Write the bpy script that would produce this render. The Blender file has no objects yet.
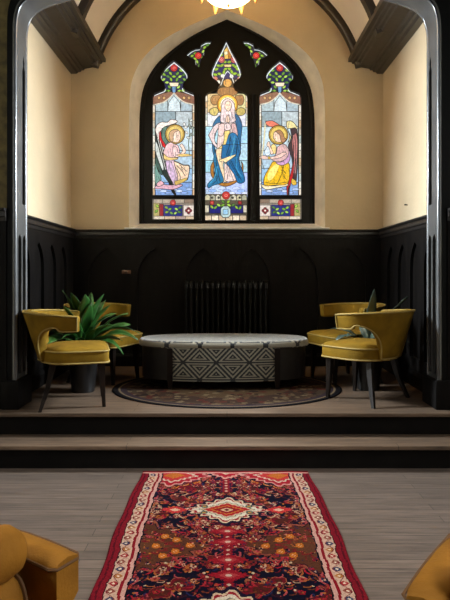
import bpy, bmesh, math, random
import numpy as np
from mathutils import Vector, Matrix

R = math.radians
F, CX, CY, H = 573.0, 227.0, 275.0, 1.36
C = bpy.context.scene.collection

def px(x, y, d):                     # photo point at a known depth -> (X, Z)
    return ((x - CX) * d / F, H + (CY - y) * d / F)

def lin(r, g, b):
    f = lambda c: (c / 255 / 12.92) if c <= 10 else ((c / 255 + .055) / 1.055) ** 2.4
    return (f(r), f(g), f(b))

# ------------------------------------------------------------------ materials
def nmat(name):
    m = bpy.data.materials.new(name); m.use_nodes = True
    nt = m.node_tree
    return m, nt, nt.nodes['Principled BSDF']

def mat(name, col, rough=.5, var=0.0, scale=8.0, bump=0.0, bscale=60.0, metal=0.0, sheen=0.0, spec=.5, coat=0.0, stretch=None):
    m, nt, b = nmat(name)
    b.inputs['Base Color'].default_value = (*col, 1)
    b.inputs['Roughness'].default_value = rough
    b.inputs['Metallic'].default_value = metal
    b.inputs['Specular IOR Level'].default_value = spec
    if sheen:
        b.inputs['Sheen Weight'].default_value = sheen
        b.inputs['Sheen Roughness'].default_value = .45
    if coat:
        b.inputs['Coat Weight'].default_value = coat
        b.inputs['Coat Roughness'].default_value = .25
    tc = nt.nodes.new('ShaderNodeTexCoord')
    mp = nt.nodes.new('ShaderNodeMapping')
    nt.links.new(tc.outputs['Object'], mp.inputs['Vector'])
    if stretch: mp.inputs['Scale'].default_value = stretch
    if var:
        n = nt.nodes.new('ShaderNodeTexNoise'); n.inputs['Scale'].default_value = scale
        n.inputs['Detail'].default_value = 6
        nt.links.new(mp.outputs[0], n.inputs['Vector'])
        r = nt.nodes.new('ShaderNodeMapRange')
        r.inputs['From Min'].default_value = .3; r.inputs['From Max'].default_value = .7
        r.inputs['To Min'].default_value = 1 - var; r.inputs['To Max'].default_value = 1 + var
        nt.links.new(n.outputs['Fac'], r.inputs['Value'])
        v = nt.nodes.new('ShaderNodeVectorMath'); v.operation = 'SCALE'
        v.inputs[0].default_value = col
        nt.links.new(r.outputs[0], v.inputs['Scale'])
        nt.links.new(v.outputs[0], b.inputs['Base Color'])
    if bump:
        n2 = nt.nodes.new('ShaderNodeTexNoise'); n2.inputs['Scale'].default_value = bscale
        n2.inputs['Detail'].default_value = 5
        nt.links.new(mp.outputs[0], n2.inputs['Vector'])
        bp = nt.nodes.new('ShaderNodeBump'); bp.inputs['Strength'].default_value = bump
        bp.inputs['Distance'].default_value = .01
        nt.links.new(n2.outputs['Fac'], bp.inputs['Height'])
        nt.links.new(bp.outputs[0], b.inputs['Normal'])
    return m

def plank_mat(name, c1, c2, gap, rough=.45):
    m, nt, b = nmat(name)
    tc = nt.nodes.new('ShaderNodeTexCoord')
    br = nt.nodes.new('ShaderNodeTexBrick')
    br.inputs['Scale'].default_value = 1.0
    br.inputs['Brick Width'].default_value = 1.9
    br.inputs['Row Height'].default_value = .083
    br.inputs['Mortar Size'].default_value = .0022
    br.inputs['Bias'].default_value = 0
    br.offset = .37
    br.inputs['Color1'].default_value = (*c1, 1); br.inputs['Color2'].default_value = (*c2, 1)
    br.inputs['Mortar'].default_value = (*gap, 1)
    nt.links.new(tc.outputs['Object'], br.inputs['Vector'])
    mp = nt.nodes.new('ShaderNodeMapping'); mp.inputs['Scale'].default_value = (1.2, 26, 8)
    nt.links.new(tc.outputs['Object'], mp.inputs['Vector'])
    n = nt.nodes.new('ShaderNodeTexNoise'); n.inputs['Scale'].default_value = 2.2; n.inputs['Detail'].default_value = 9
    n.inputs['Roughness'].default_value = .7
    nt.links.new(mp.outputs[0], n.inputs['Vector'])
    r = nt.nodes.new('ShaderNodeMapRange')
    r.inputs['From Min'].default_value = .25; r.inputs['From Max'].default_value = .75
    r.inputs['To Min'].default_value = .3; r.inputs['To Max'].default_value = 1.7
    nt.links.new(n.outputs['Fac'], r.inputs['Value'])
    v = nt.nodes.new('ShaderNodeVectorMath'); v.operation = 'SCALE'
    nt.links.new(br.outputs['Color'], v.inputs[0]); nt.links.new(r.outputs[0], v.inputs['Scale'])
    nt.links.new(v.outputs[0], b.inputs['Base Color'])
    b.inputs['Roughness'].default_value = rough
    bp = nt.nodes.new('ShaderNodeBump'); bp.inputs['Strength'].default_value = .25; bp.inputs['Distance'].default_value = .004
    nt.links.new(n.outputs['Fac'], bp.inputs['Height']); nt.links.new(bp.outputs[0], b.inputs['Normal'])
    return m

def attr_mat(name, rough=.9, emit=0.0, noise=0.0, nscale=200.0, sheen=0.0):
    m, nt, b = nmat(name)
    a = nt.nodes.new('ShaderNodeAttribute'); a.attribute_name = 'Tint'
    out = a.outputs['Color']
    if noise:
        tc = nt.nodes.new('ShaderNodeTexCoord')
        n = nt.nodes.new('ShaderNodeTexNoise'); n.inputs['Scale'].default_value = nscale; n.inputs['Detail'].default_value = 4
        nt.links.new(tc.outputs['Object'], n.inputs['Vector'])
        r = nt.nodes.new('ShaderNodeMapRange')
        r.inputs['From Min'].default_value = .3; r.inputs['From Max'].default_value = .7
        r.inputs['To Min'].default_value = 1 - noise; r.inputs['To Max'].default_value = 1 + noise
        nt.links.new(n.outputs['Fac'], r.inputs['Value'])
        v = nt.nodes.new('ShaderNodeVectorMath'); v.operation = 'SCALE'
        nt.links.new(out, v.inputs[0]); nt.links.new(r.outputs[0], v.inputs['Scale'])
        out = v.outputs[0]
    b.inputs['Roughness'].default_value = rough
    if sheen: b.inputs['Sheen Weight'].default_value = sheen
    if emit:
        b.inputs['Base Color'].default_value = (.03, .03, .03, 1)
        nt.links.new(out, b.inputs['Emission Color'])
        b.inputs['Emission Strength'].default_value = emit
    else:
        nt.links.new(out, b.inputs['Base Color'])
    return m

def emit_mat(name, col, s):
    m, nt, b = nmat(name)
    b.inputs['Base Color'].default_value = (.8, .8, .8, 1)
    b.inputs['Emission Color'].default_value = (*col, 1); b.inputs['Emission Strength'].default_value = s
    return m

M = {}
M['plaster'] = mat('plaster_cream', (.57, .455, .295), .85, .10, 1.6, .25, 30)
M['reveal'] = mat('plaster_reveal', (.88, .83, .72), .85, .14, 5, .9, 18)  # plaster lightened in colour for the light the window throws on it
M['vault'] = mat('plaster_vault', (.86, .80, .70), .85, .05, 2)
M['wallpaper'] = mat('wallpaper_ochre', (.13, .095, .03), .8, .5, 14)
M['navewall'] = mat('nave_plaster', (.45, .38, .26), .85, .08, 3)
M['panel'] = mat('black_oak', (.006, .005, .0045), .5, .4, 3, .15, 20, stretch=(6, 6, .7), spec=.10)
M['trim'] = mat('ebonised_wood', (.018, .015, .013), .34, .35, 4, .1, 20, spec=.5)
M['satin'] = mat('satin_post_wood', (.060, .058, .055), .36, .3, 4, .1, 20, spec=.5)  # dark trim wood lightened in colour where light catches soffit and posts
M['bead'] = mat('polished_bead', (.10, .10, .10), .24, .2, 6, spec=.6, coat=1.0)  # base colour lightened to carry part of the bead's highlight
M['tracery'] = mat('black_tracery', (.003, .003, .003), .5, spec=.15)
M['sill'] = mat('sill_stone', (.85, .86, .88), .3)  # whitened so the colour carries the bright line of light along the sill
M['floor'] = plank_mat('oak_planks', (.142, .106, .083), (.108, .082, .066), (.046, .035, .028), .42)
M['dais'] = plank_mat('dais_planks', (.165, .108, .070), (.125, .083, .055), (.035, .025, .018), .42)
M['riser'] = mat('riser_black', (.006, .005, .0045), .6, .3, 5, spec=.12)
M['mustard'] = mat('mustard_velvet', (.195, .106, .005), .85, .25, 9, .15, 120, spec=.2)
M['piping'] = mat('mustard_piping', (.30, .20, .04), .7, .1, 30)
M['amber'] = mat('amber_velvet', (.28, .118, .010), .8, .25, 7, .2, 110, spec=.25)
M['amberpipe'] = mat('amber_piping', (.13, .055, .012), .7, .1, 30)
M['darkleg'] = mat('dark_walnut_leg', (.010, .006, .004), .4, .3, 12, spec=.3)
M['leather'] = mat('dark_leather', (.014, .010, .008), .45, .3, 20, .2, 150)
M['weave'] = attr_mat('ottoman_weave', .6, noise=.1, nscale=150, sheen=.6)
M['rug'] = attr_mat('rug_pile', .95, noise=.35, nscale=160)
M['rug'].node_tree.nodes['Principled BSDF'].inputs['Specular IOR Level'].default_value = .05
M['glass'] = attr_mat('stained_glass', .3, emit=1.3, noise=.28, nscale=42)
M['leaf'] = mat('leaf_green', (.022, .088, .015), .28, .45, 10, .1, 30, spec=.7)
M['leaf2'] = mat('leaf_blue_green', (.075, .11, .085), .25, .45, 10, .1, 30, spec=.8)
M['pot'] = mat('black_pot', (.012, .011, .011), .35)
M['soil'] = mat('soil', (.03, .02, .014), .95, .5, 60, .8, 90)
M['iron'] = mat('radiator_iron', (.006, .0055, .005), .5, .3, 20, spec=.15)
M['brass'] = mat('lamp_brass', (.55, .34, .10), .3, metal=1.0)
M['brown'] = mat('brown_plate', (.16, .08, .04), .5)
M['lampglass'] = emit_mat('lamp_glass', (1.0, .62, .25), 23.0)
M['amberglass'] = mat('finial_glass', (.75, .42, .14), .2)
M['daylight'] = emit_mat('daylight_pane', (.85, .93, 1.0), 3.0)

# ------------------------------------------------------------------ mesh helpers
def link(o, parent=None):
    C.objects.link(o)
    if parent is not None: o.parent = parent
    return o

def props(o, label=None, cat=None, group=None, kind=None):
    if label: o['label'] = label
    if cat: o['category'] = cat
    if group: o['group'] = group
    if kind: o['kind'] = kind
    return o

def empty(name, loc, rz, label, cat, group=None, kind=None):
    o = bpy.data.objects.new(name, None); o.empty_display_size = .1
    o.location = loc; o.rotation_euler = (0, 0, rz)
    link(o); return props(o, label, cat, group, kind)

def obj(name, bm, m, parent=None, smooth=True, angle=40):
    me = bpy.data.meshes.new(name)
    bmesh.ops.recalc_face_normals(bm, faces=bm.faces[:])
    bm.to_mesh(me); bm.free()
    me.materials.append(m)
    if smooth:
        me.shade_smooth()
        me.set_sharp_from_angle(angle=R(angle))
    return link(bpy.data.objects.new(name, me), parent)

def B(): return bmesh.new()

def box(bm, x0, x1, y0, y1, z0, z1, bev=0.0, seg=2):
    r = bmesh.ops.create_cube(bm, size=1)
    vs = r['verts']
    for v in vs:
        v.co = Vector((x0 + (v.co.x + .5) * (x1 - x0), y0 + (v.co.y + .5) * (y1 - y0), z0 + (v.co.z + .5) * (z1 - z0)))
    if bev:
        es = list({e for v in vs for e in v.link_edges})
        bmesh.ops.bevel(bm, geom=es, offset=bev, segments=seg, profile=.5, affect='EDGES')
    return bm

def loops(bm, rings, close=True, cap0=True, cap1=True):
    rv = [[bm.verts.new(p) for p in r] for r in rings]
    n = len(rings[0])
    for a, b in zip(rv[:-1], rv[1:]):
        for i in range(n if close else n - 1):
            j = (i + 1) % n
            bm.faces.new((a[i], a[j], b[j], b[i]))
    if cap0 and close: bm.faces.new(rv[0][::-1])
    if cap1 and close: bm.faces.new(rv[-1])
    return bm

def tube(bm, pts, r, n=8, closed=False):
    pts = [Vector(p) for p in pts]
    rs = r if isinstance(r, (list, tuple)) else [r] * len(pts)
    N = len(pts); rings = []
    up = None
    for i, p in enumerate(pts):
        a = pts[(i - 1) % N] if (closed or i > 0) else p
        b = pts[(i + 1) % N] if (closed or i < N - 1) else p
        t = (b - a).normalized()
        if up is None:
            up = Vector((0, 0, 1)) if abs(t.z) < .9 else Vector((1, 0, 0))
        s = t.cross(up).normalized(); up = s.cross(t).normalized()
        rings.append([p + (s * math.cos(2 * math.pi * k / n) + up * math.sin(2 * math.pi * k / n)) * rs[i] for k in range(n)])
    if closed:
        rings.append(rings[0])
        loops(bm, rings, cap0=False, cap1=False)
        bmesh.ops.remove_doubles(bm, verts=bm.verts[:], dist=1e-5)
    else:
        loops(bm, rings)
    return bm

def lathe(bm, prof, n=32, c=(0, 0)):
    rings = [[(c[0] + r * math.cos(2 * math.pi * k / n), c[1] + r * math.sin(2 * math.pi * k / n), z) for k in range(n)] for r, z in prof]
    return loops(bm, rings)

def inside(p, L):
    c = False; x, y = p; j = len(L) - 1
    for i in range(len(L)):
        xi, yi = L[i][0], L[i][1]; xj, yj = L[j][0], L[j][1]
        if (yi > y) != (yj > y) and x < (xj - xi) * (y - yi) / (yj - yi) + xi: c = not c
        j = i
    return c
def plate(name, outer, holes, thick, to3d, m, parent=None, bevel=0.0):
    """flat board with cut-out openings; outlines are 2-D, to3d maps (u, v, w) with w in 0..thick"""
    from mathutils.geometry import delaunay_2d_cdt
    pts, edges = [], []
    for lp in [outer] + list(holes):
        b = len(pts); n = len(lp)
        pts += [Vector((p[0], p[1])) for p in lp]; edges += [(b + i, b + (i + 1) % n) for i in range(n)]
    vo, eo, fo2, ov, oe, of = delaunay_2d_cdt(pts, edges, [], 0, 1e-6)
    bm = B()
    lo_ = [bm.verts.new(to3d(v[0], v[1], 0)) for v in vo]; hi_ = [bm.verts.new(to3d(v[0], v[1], thick)) for v in vo]
    cnt = {}
    for f in fo2:
        c = sum((vo[i] for i in f), Vector((0, 0))) / len(f)
        if not inside(c, outer) or any(inside(c, h) for h in holes): continue
        bm.faces.new([lo_[i] for i in f][::-1]); bm.faces.new([hi_[i] for i in f])
        for i in range(len(f)):
            e = (f[i], f[(i + 1) % len(f)]); k = (min(e), max(e)); cnt.setdefault(k, []).append(e)
    for k, es in cnt.items():
        if len(es) == 1:
            i, j = es[0]; bm.faces.new((lo_[i], lo_[j], hi_[j], hi_[i]))
    for v in [v for v in bm.verts if not v.link_faces]: bm.verts.remove(v)
    if bevel:
        bmesh.ops.recalc_face_normals(bm, faces=bm.faces[:])
        bmesh.ops.dissolve_limit(bm, angle_limit=.002, verts=bm.verts[:], edges=bm.edges[:])
    return obj(name, bm, m, parent, smooth=True, angle=25)

def smooth_path(pts, n=6):
    out = []
    P = [pts[0]] + list(pts) + [pts[-1]]
    for i in range(1, len(P) - 2):
        p0, p1, p2, p3 = P[i - 1], P[i], P[i + 1], P[i + 2]
        for k in range(n):
            t = k / n
            out.append(tuple(.5 * ((2 * b) + (-a + c) * t + (2 * a - 5 * b + 4 * c - d) * t * t + (-a + 3 * b - 3 * c + d) * t ** 3)
                             for a, b, c, d in zip(p0, p1, p2, p3)))
    out.append(tuple(pts[-1])); return out

def attr_mesh(name, verts, faces, cols, m, parent=None, smooth=False):
    me = bpy.data.meshes.new(name)
    V = np.asarray(verts, dtype=np.float32); Q = np.asarray(faces, dtype=np.int32)
    me.vertices.add(len(V)); me.vertices.foreach_set('co', V.ravel())
    me.loops.add(Q.size); me.loops.foreach_set('vertex_index', Q.ravel())
    me.polygons.add(len(Q)); me.polygons.foreach_set('loop_start', np.arange(len(Q), dtype=np.int32) * Q.shape[1])
    me.update(calc_edges=True); me.validate()
    at = me.attributes.new('Tint', 'FLOAT_COLOR', 'FACE')
    col = np.ones((len(Q), 4), dtype=np.float32); col[:, :3] = cols
    at.data.foreach_set('color', col.ravel())
    me.materials.append(m)
    if smooth: me.shade_smooth()
    return link(bpy.data.objects.new(name, me), parent)

def copy_tree(src, loc, rz, label, group=None):
    r = src.copy(); C.objects.link(r); r.location = loc; r.rotation_euler = (0, 0, rz); r['label'] = label
    if group: r['group'] = group
    for ch in list(src.children):
        c = ch.copy(); C.objects.link(c); c.parent = r
        for g in list(ch.children):
            d = g.copy(); C.objects.link(d); d.parent = c
    return r

# ------------------------------------------------------------------ dimensions
D = 6.5          # back wall of the chancel
W = 1.77         # half width of the chancel
PZ = .334        # dais height
AF, AB = 4.40, 4.64   # front and back of the chancel arch wall
DW = 6.80        # plane of the stained glass

def S(o, label, cat): return props(o, label, cat, kind='structure')

# ------------------------------------------------------------------ floors and steps
o = obj('floor', box(B(), -3.4, 3.4, -2.6, 4.06, -.08, 0), M['floor'], smooth=False)
S(o, 'worn grey brown plank floor in front of the steps', 'floor')
o = empty('step', (0, 0, 0), 0, 'lower dark wooden step with a plank tread below the platform', 'step', kind='structure')
obj('riser', box(B(), -3.4, 3.4, 4.03, 4.33, 0, .137), M['riser'], o, False)
obj('tread', box(B(), -3.4, 3.4, 3.995, 4.33, .137, .167, .008), M['dais'], o)
o = empty('platform', (0, 0, 0), 0, 'raised plank platform carrying the chairs and the ottoman', 'platform', kind='structure')
obj('riser', box(B(), -3.4, 3.4, 4.29, 6.62, .167, PZ - .03), M['riser'], o, False)
obj('tread', box(B(), -3.4, 3.4, 4.255, 6.62, PZ - .03, PZ, .008), M['dais'], o)

# ------------------------------------------------------------------ back wall with arched opening
def arch_loop(half, base, cx, d):
    pts = smooth_path([(-h, y) for h, y in half], 6)
    L = [(-half[0][0], base)] + pts
    full = L + [(-x, y) for x, y in L[::-1][1:]]
    return [px(cx + x, y, d) for x, y in full]
OUT = [(98, 130), (97.5, 100), (94.5, 79), (84.5, 59), (64, 40), (36, 25), (0, 10)]
INN = [(85.5, 130), (84.5, 110), (80.5, 88), (68, 66), (48, 48), (25, 33.5), (0, 22)]
lo_out = arch_loop(OUT, 228.5, 227, D)
lo_in = arch_loop(INN, 222.5, 227, DW)
zb = 5.4
o = plate('wall_back', [(-W - .3, PZ - .2), (W + .3, PZ - .2), (W + .3, zb), (-W - .3, zb)], [lo_out], .05,
          lambda u, v, w: (u, D + w, v), M['plaster'])
S(o, 'tan plaster end wall of the chancel around the arched window', 'wall')

win = empty('window_1', (0, DW, 0), 0, 'large pointed stained glass window of three lights in the end wall', 'window', kind='structure')
def wchild(o):
    o.matrix_parent_inverse = win.matrix_world.inverted() if False else Matrix.Translation((0, -DW, 0)); return o
bm = B()
n = len(lo_out)
ra = [bm.verts.new((p[0], D, p[1])) for p in lo_out]; rb = [bm.verts.new((p[0], DW + .02, p[1])) for p in lo_in]
for i in range(n - 1): bm.faces.new((ra[i], ra[i + 1], rb[i + 1], rb[i]))
wchild(obj('reveal', bm, M['reveal'], win, True, 60))
bm = B(); q = [(lo_out[0][0], D - .02, lo_out[0][1]), (lo_out[-1][0], D - .02, lo_out[-1][1]), (lo_in[-1][0], DW + .02, lo_in[-1][1]), (lo_in[0][0], DW + .02, lo_in[0][1])]
loops(bm, [q, [(x, y, z - .03) for x, y, z in q]]); wchild(obj('sloping_sill', bm, M['sill'], win, False))
bm = B()
for (x0, x1, y0, y1, z0, z1) in [(-1.16, 1.16, D - .045, DW + .05, px(0, 229.6, D)[1], px(0, 227.6, D)[1])]:
    box(bm, x0, x1, y0, y1, z0, z1, .008)
wchild(obj('window_sill', bm, M['sill'], win))

# lancet outlines in photo pixels at the plane of the glass
def mirror(L, c): return [(2 * c - x, y) for x, y in L][::-1]
z2 = lambda x, y: (140 + x / 5, 30 + y / 5)
lan_left = [z2(*p) for p in [(64, 828), (64, 340), (75, 320), (118, 306), (128, 292), (124, 272), (106, 250), (104, 232), (128, 196), (150, 172),
                             (170, 157), (194, 176), (220, 200), (238, 226), (238, 246), (218, 272), (214, 290), (226, 304), (266, 320), (272, 340), (272, 828)]]
lan_left_low = [(152.6, 199.3), (194, 199.3), (194, 219.5), (152.6, 219.5)]
lan_right = mirror(lan_left, 226.9); lan_right_low = mirror(lan_left_low, 226.9)
c0 = lambda x, y: (200 + x / 8.18, 36 + y / 8.18)
half_c = [(205.3, 220.5), (205.3, 98), (206, 95.5), (209, 93.5), (213, 92), (217.5, 90), (219.6, 86), (218, 83), (213, 79), (211.2, 74.5),
          (212.5, 69), (216, 61.5), (222, 51), (228 - 1.7, 41.8)]
lan_mid = half_c + [(226.3, 41.4)] + mirror(half_c, 226.3)
spand_l = [(186.5, 56), (191, 52), (195.5, 50), (200, 49.5), (201.5, 45.5), (206, 43), (212, 42.8), (209, 47), (204.5, 51), (204, 56.5), (201, 61),
           (199, 69), (195.8, 66), (195.3, 61), (190, 59)]
spand_r = mirror(spand_l, 227.2)
def gw(L): return [px(x, y, DW) for x, y in L]
fo = [(p[0] * 1.03, p[1] + (0.02 if p[1] > 2 else -.02)) for p in lo_in]
holes = [gw(L) for L in (lan_left, lan_left_low, lan_mid, lan_right, lan_right_low, spand_l, spand_r)]
wchild(plate('tracery', fo, holes, .07, lambda u, v, w: (u, DW - .045 + w, v), M['tracery'], win))
# raised mullions and outer frame bead
bm = B()
for xx in (199.6, 252.8):
    X0 = px(xx, 0, DW)[0]
    tube(bm, [(X0, DW - .05, px(0, 221, DW)[1]), (X0, DW - .05, px(0, 96, DW)[1])], .03, 8)
wchild(obj('mullion', bm, M['tracery'], win))
bm = B(); tube(bm, [(p[0] * .985, DW - .05, p[1]) for p in lo_in], .018, 8)
wchild(obj('frame_bead', bm, M['tracery'], win))

# ------------------------------------------------------------------ stained glass
class Glass:
    """layers of coloured glass pieces with lead lines between them, one mesh"""
    def __init__(s): s.v, s.f, s.c, s.k = [], [], [], 0
    def tri(s, pts, col, y):
        from mathutils.geometry import tessellate_polygon
        q = [Vector((p[0], p[1], 0)) for p in pts]
        b = len(s.v)
        for p in pts:
            X, Z = px(p[0], p[1], DW); s.v.append((X, y, Z))
        for t in tessellate_polygon([q]):
            s.f.append((b + t[0], b + t[1], b + t[2])); s.c.append(tuple(c ** 1.12 for c in lin(*col)))
    def add(s, pts, col, lead=.55, smooth=0):
        if smooth: pts = smooth_path(list(pts) + [pts[0]], smooth)[:-1]
        Glass.depth = getattr(Glass, 'depth', 0) + 1
        y = DW + .02 - Glass.depth * .00004
        if lead:
            n = len(pts)
            for i in range(n):
                s.line(pts[i], pts[(i + 1) % n], lead, y - .00002)
        s.tri(pts, col, y)
    def line(s, a, b, w=.5, y=None, col=(14, 12, 14)):
        if y is None:
            Glass.depth = getattr(Glass, 'depth', 0) + 1; y = DW + .02 - Glass.depth * .00004
        dx, dy = b[0] - a[0], b[1] - a[1]; L = math.hypot(dx, dy) or 1
        nx, ny = -dy / L * w / 2, dx / L * w / 2; ex, ey = dx / L * w * .35, dy / L * w * .35
        s.tri([(a[0] + nx - ex, a[1] + ny - ey), (b[0] + nx + ex, b[1] + ny + ey), (b[0] - nx + ex, b[1] - ny + ey), (a[0] - nx - ex, a[1] - ny - ey)], col, y)
    def path(s, pts, w=.5, smooth=4, col=(14, 12, 14)):
        if smooth: pts = smooth_path(pts, smooth)
        for a, b in zip(pts[:-1], pts[1:]): s.line(a, b, w, col=col)
    def disc(s, c, r, col, lead=.5, ry=None, n=14):
        ry = ry or r
        s.add([(c[0] + r * math.cos(2 * math.pi * k / n), c[1] + ry * math.sin(2 * math.pi * k / n)) for k in range(n)], col, lead)
    def leaf(s, c, ang, L, w, col, lead=.4):
        ca, sa = math.cos(ang), math.sin(ang)
        P = [(-.5, 0), (-.2, .42), (.15, .42), (.5, 0), (.15, -.42), (-.2, -.42)]
        s.add([(c[0] + (u * L * ca - v * w * sa), c[1] + (u * L * sa + v * w * ca)) for u, v in P], col, lead)
    def rose(s, c, r, c1=(196, 42, 44), c2=(226, 120, 110)):
        s.disc(c, r, c1); s.disc(c, r * .55, c2, .35, n=8); s.disc(c, r * .22, c1, 0, n=6)
    def build(s, name, parent):
        o = attr_mesh(name, s.v, s.f, np.array(s.c), M['glass'], parent)
        return o

rng = random.Random(4)
GREENS = [(150, 190, 60), (120, 170, 60), (170, 205, 90), (90, 140, 60)]
SKY = [(196, 214, 222), (176, 200, 214), (208, 220, 224), (160, 188, 206), (214, 224, 220)]

def clip_bg(g, outline, base):
    Glass.depth = 0
    g.add(outline, base, 0)

def foliage(g, pts, s=3.0):
    for i, (x, y, a) in enumerate(pts):
        g.leaf((x, y), a, s, s * .62, GREENS[i % 4])

def bead_border(g, x0, x1, y0, y1, w=2.3, n=12, flip=False):
    cols = [(222, 212, 196), (196, 186, 168), (232, 226, 214), (206, 176, 140), (186, 196, 190)]
    for (xa, xb) in ((x0, x0 + w), (x1 - w, x1)):
        for i in range(n):
            ya = y0 + (y1 - y0) * i / n; yb = y0 + (y1 - y0) * (i + 1) / n
            g.add([(xa, ya), (xb, ya), (xb, yb), (xa, yb)], cols[(i * 3 + int(xa)) % 5], .4)

def side_top(g, cx):
    """leafy rose head and canopy of a side light, cx = its axis"""
    m = lambda dx, y: (cx + dx, y)
    g.add([m(-14, 90), m(-14, 58), m(14, 58), m(14, 90)], (26, 34, 88), 0)
    for k, (dx, y, a) in enumerate([(-10, 74, .6), (-7, 70, -.4), (-10.5, 79, -.5), (-6, 76, .5), (-3.5, 73, .9), (3.5, 73, -.9), (6, 76, -.5), (10, 74, -.6),
                                    (7, 70, .4), (10.5, 79, .5), (-7, 82, 0), (7, 82, 0), (-3, 79, 1.2), (3, 79, -1.2), (-6.5, 66.5, -.8), (6.5, 66.5, .8), (0, 76, 0),
                                    (-4.5, 86.5, .7), (4.5, 86.5, -.7), (-9, 90, .2), (9, 90, -.2), (-5, 90.5, .5), (5, 90.5, -.5)]):
        g.leaf(m(dx, y), a, 5.0, 3.0, GREENS[k % 4])
    g.rose(m(0, 67.5), 3.6)
    g.add([m(-5, 82), m(5, 82), m(4, 86), m(-4, 86)], (232, 214, 190), .5)
    g.add([m(-2, 86), m(2, 86), m(1.5, 92), m(-1.5, 92)], (110, 150, 190), .4)
    g.add([m(-21, 104), m(-21, 96), m(-10, 92.5), m(-3, 91), m(0, 93), m(-8, 101)], (150, 112, 92), .6)
    g.add([m(21, 104), m(21, 96), m(10, 92.5), m(3, 91), m(0, 93), m(8, 101)], (140, 100, 84), .6)
    for dx in (-15, -10, 10, 15):
        g.disc(m(dx, 97.5), 1.7, (206, 170, 120), .4, n=8)
    g.path([m(-19, 104), m(-10, 101.5), m(-3, 96), m(0, 92.5)], 1.1, col=(214, 204, 186))
    g.path([m(19, 104), m(10, 101.5), m(3, 96), m(0, 92.5)], 1.1, col=(214, 204, 186))
    # white edge of the glass
    for sg in (-1, 1):
        g.path([m(sg * 13, 80), m(sg * 12.6, 75), m(sg * 8, 69), m(0, 62.4)], 1.0, col=(220, 224, 226))
        g.path([m(sg * 8.5, 88), m(sg * 9.5, 91), m(sg * 14, 93), m(sg * 20, 95.5)], .8, col=(220, 224, 226))

def side_sky(g, cx):
    x0, x1 = cx - 18.5, cx + 18.5
    for i, (xa, xb, ya, yb, c) in enumerate([(x0, cx - 6, 97, 111, (176, 192, 196)), (cx - 6, cx + 7, 93, 111, (186, 204, 208)), (cx + 7, x1, 97, 111, (168, 184, 192)),
                                             (x0, cx + 2, 111, 126, (148, 166, 174)), (cx + 2, x1, 111, 126, (186, 196, 200)), (x0, x1, 126, 150, (198, 214, 222)),
                                             (x0, x1, 150, 168, (176, 198, 214)), (x0, x1, 168, 182, (150, 184, 214)), (x0, x1, 182, 196, (126, 158, 206))]):
        g.add([(xa, ya), (xb, ya), (xb, yb), (xa, yb)], c, .7)
    g.add([(cx - 6, 111), (cx - 5, 102), (cx, 95), (cx + 6, 102), (cx + 7, 111)], (206, 218, 222), .5)
    # ground clouds
    for k in range(7):
        xx = x0 + 3 + k * 5.2; g.disc((xx, 189 + (k % 3) * 1.8), 3.6, [(168, 190, 226), (196, 208, 232), (140, 168, 214)][k % 3], .3, ry=1.3, n=10)

def scallops(g, x0, x1, y, n):
    g.add([(x0, y - .6), (x1, y - .6), (x1, y + 3), (x0, y + 3)], (14, 12, 14), 0)
    for i in range(n):
        xx = x0 + (x1 - x0) * (i + .5) / n
        g.add([(xx - 1.6, y + 1.2), (xx - 1, y - .4), (xx + 1, y - .4), (xx + 1.6, y + 1.2)], (206, 206, 200), .3)

def side_low(g, cx, sg):
    """lower panel: rose with leaves on blue, a quatrefoil tile on the inner side"""
    m = lambda dx, y: (cx + sg * dx, y)
    def rc(a, b, y0, y1, c, l=.5): g.add([m(a, y0), m(b, y0), m(b, y1), m(a, y1)], c, l)
    rc(-21, 21, 199, 220, (150, 140, 128), 0)
    for a, b in ((-20, -11), (-11, 1), (1, 11), (11, 20.5)): rc(a, b, 199, 203, [(150, 140, 130), (176, 164, 148), (140, 120, 104)][int(a) % 3])
    for a, b in ((-20, -9), (-9, 2), (2, 12), (12, 20.5)): rc(a, b, 216, 220, [(196, 176, 150), (206, 196, 180), (170, 150, 140)][int(a) % 3])
    rc(-20, -14, 203, 216, (176, 164, 110)); rc(-14, -10, 204, 216, (150, 40, 48)); rc(-10, 9, 205, 216, (34, 44, 130)); rc(10, 20.5, 205, 216, (214, 204, 196))
    for k, (dx, y, a) in enumerate([(-7, 207.5, .5), (-3.5, 209, -.5), (3, 209, .5), (6.5, 207.5, -.5), (-6.5, 212, -.3), (-2, 213, .6), (2, 213, -.6), (6, 212, .3), (-16, 206, .8), (-17, 211, -.8)]):
        g.leaf(m(dx, y), a * sg, 4.6, 2.8, GREENS[k % 4])
    g.rose(m(-.5, 202.6), 2.9)
    for dx, dy in ((-1.8, 0), (1.8, 0), (0, -1.8), (0, 1.8)): g.disc(m(15.2 + dx, 210.5 + dy), 1.7, (120, 24, 34), .3, n=8)
    g.disc(m(15.2, 210.5), 1.0, (240, 226, 220), 0, n=8)

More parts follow.
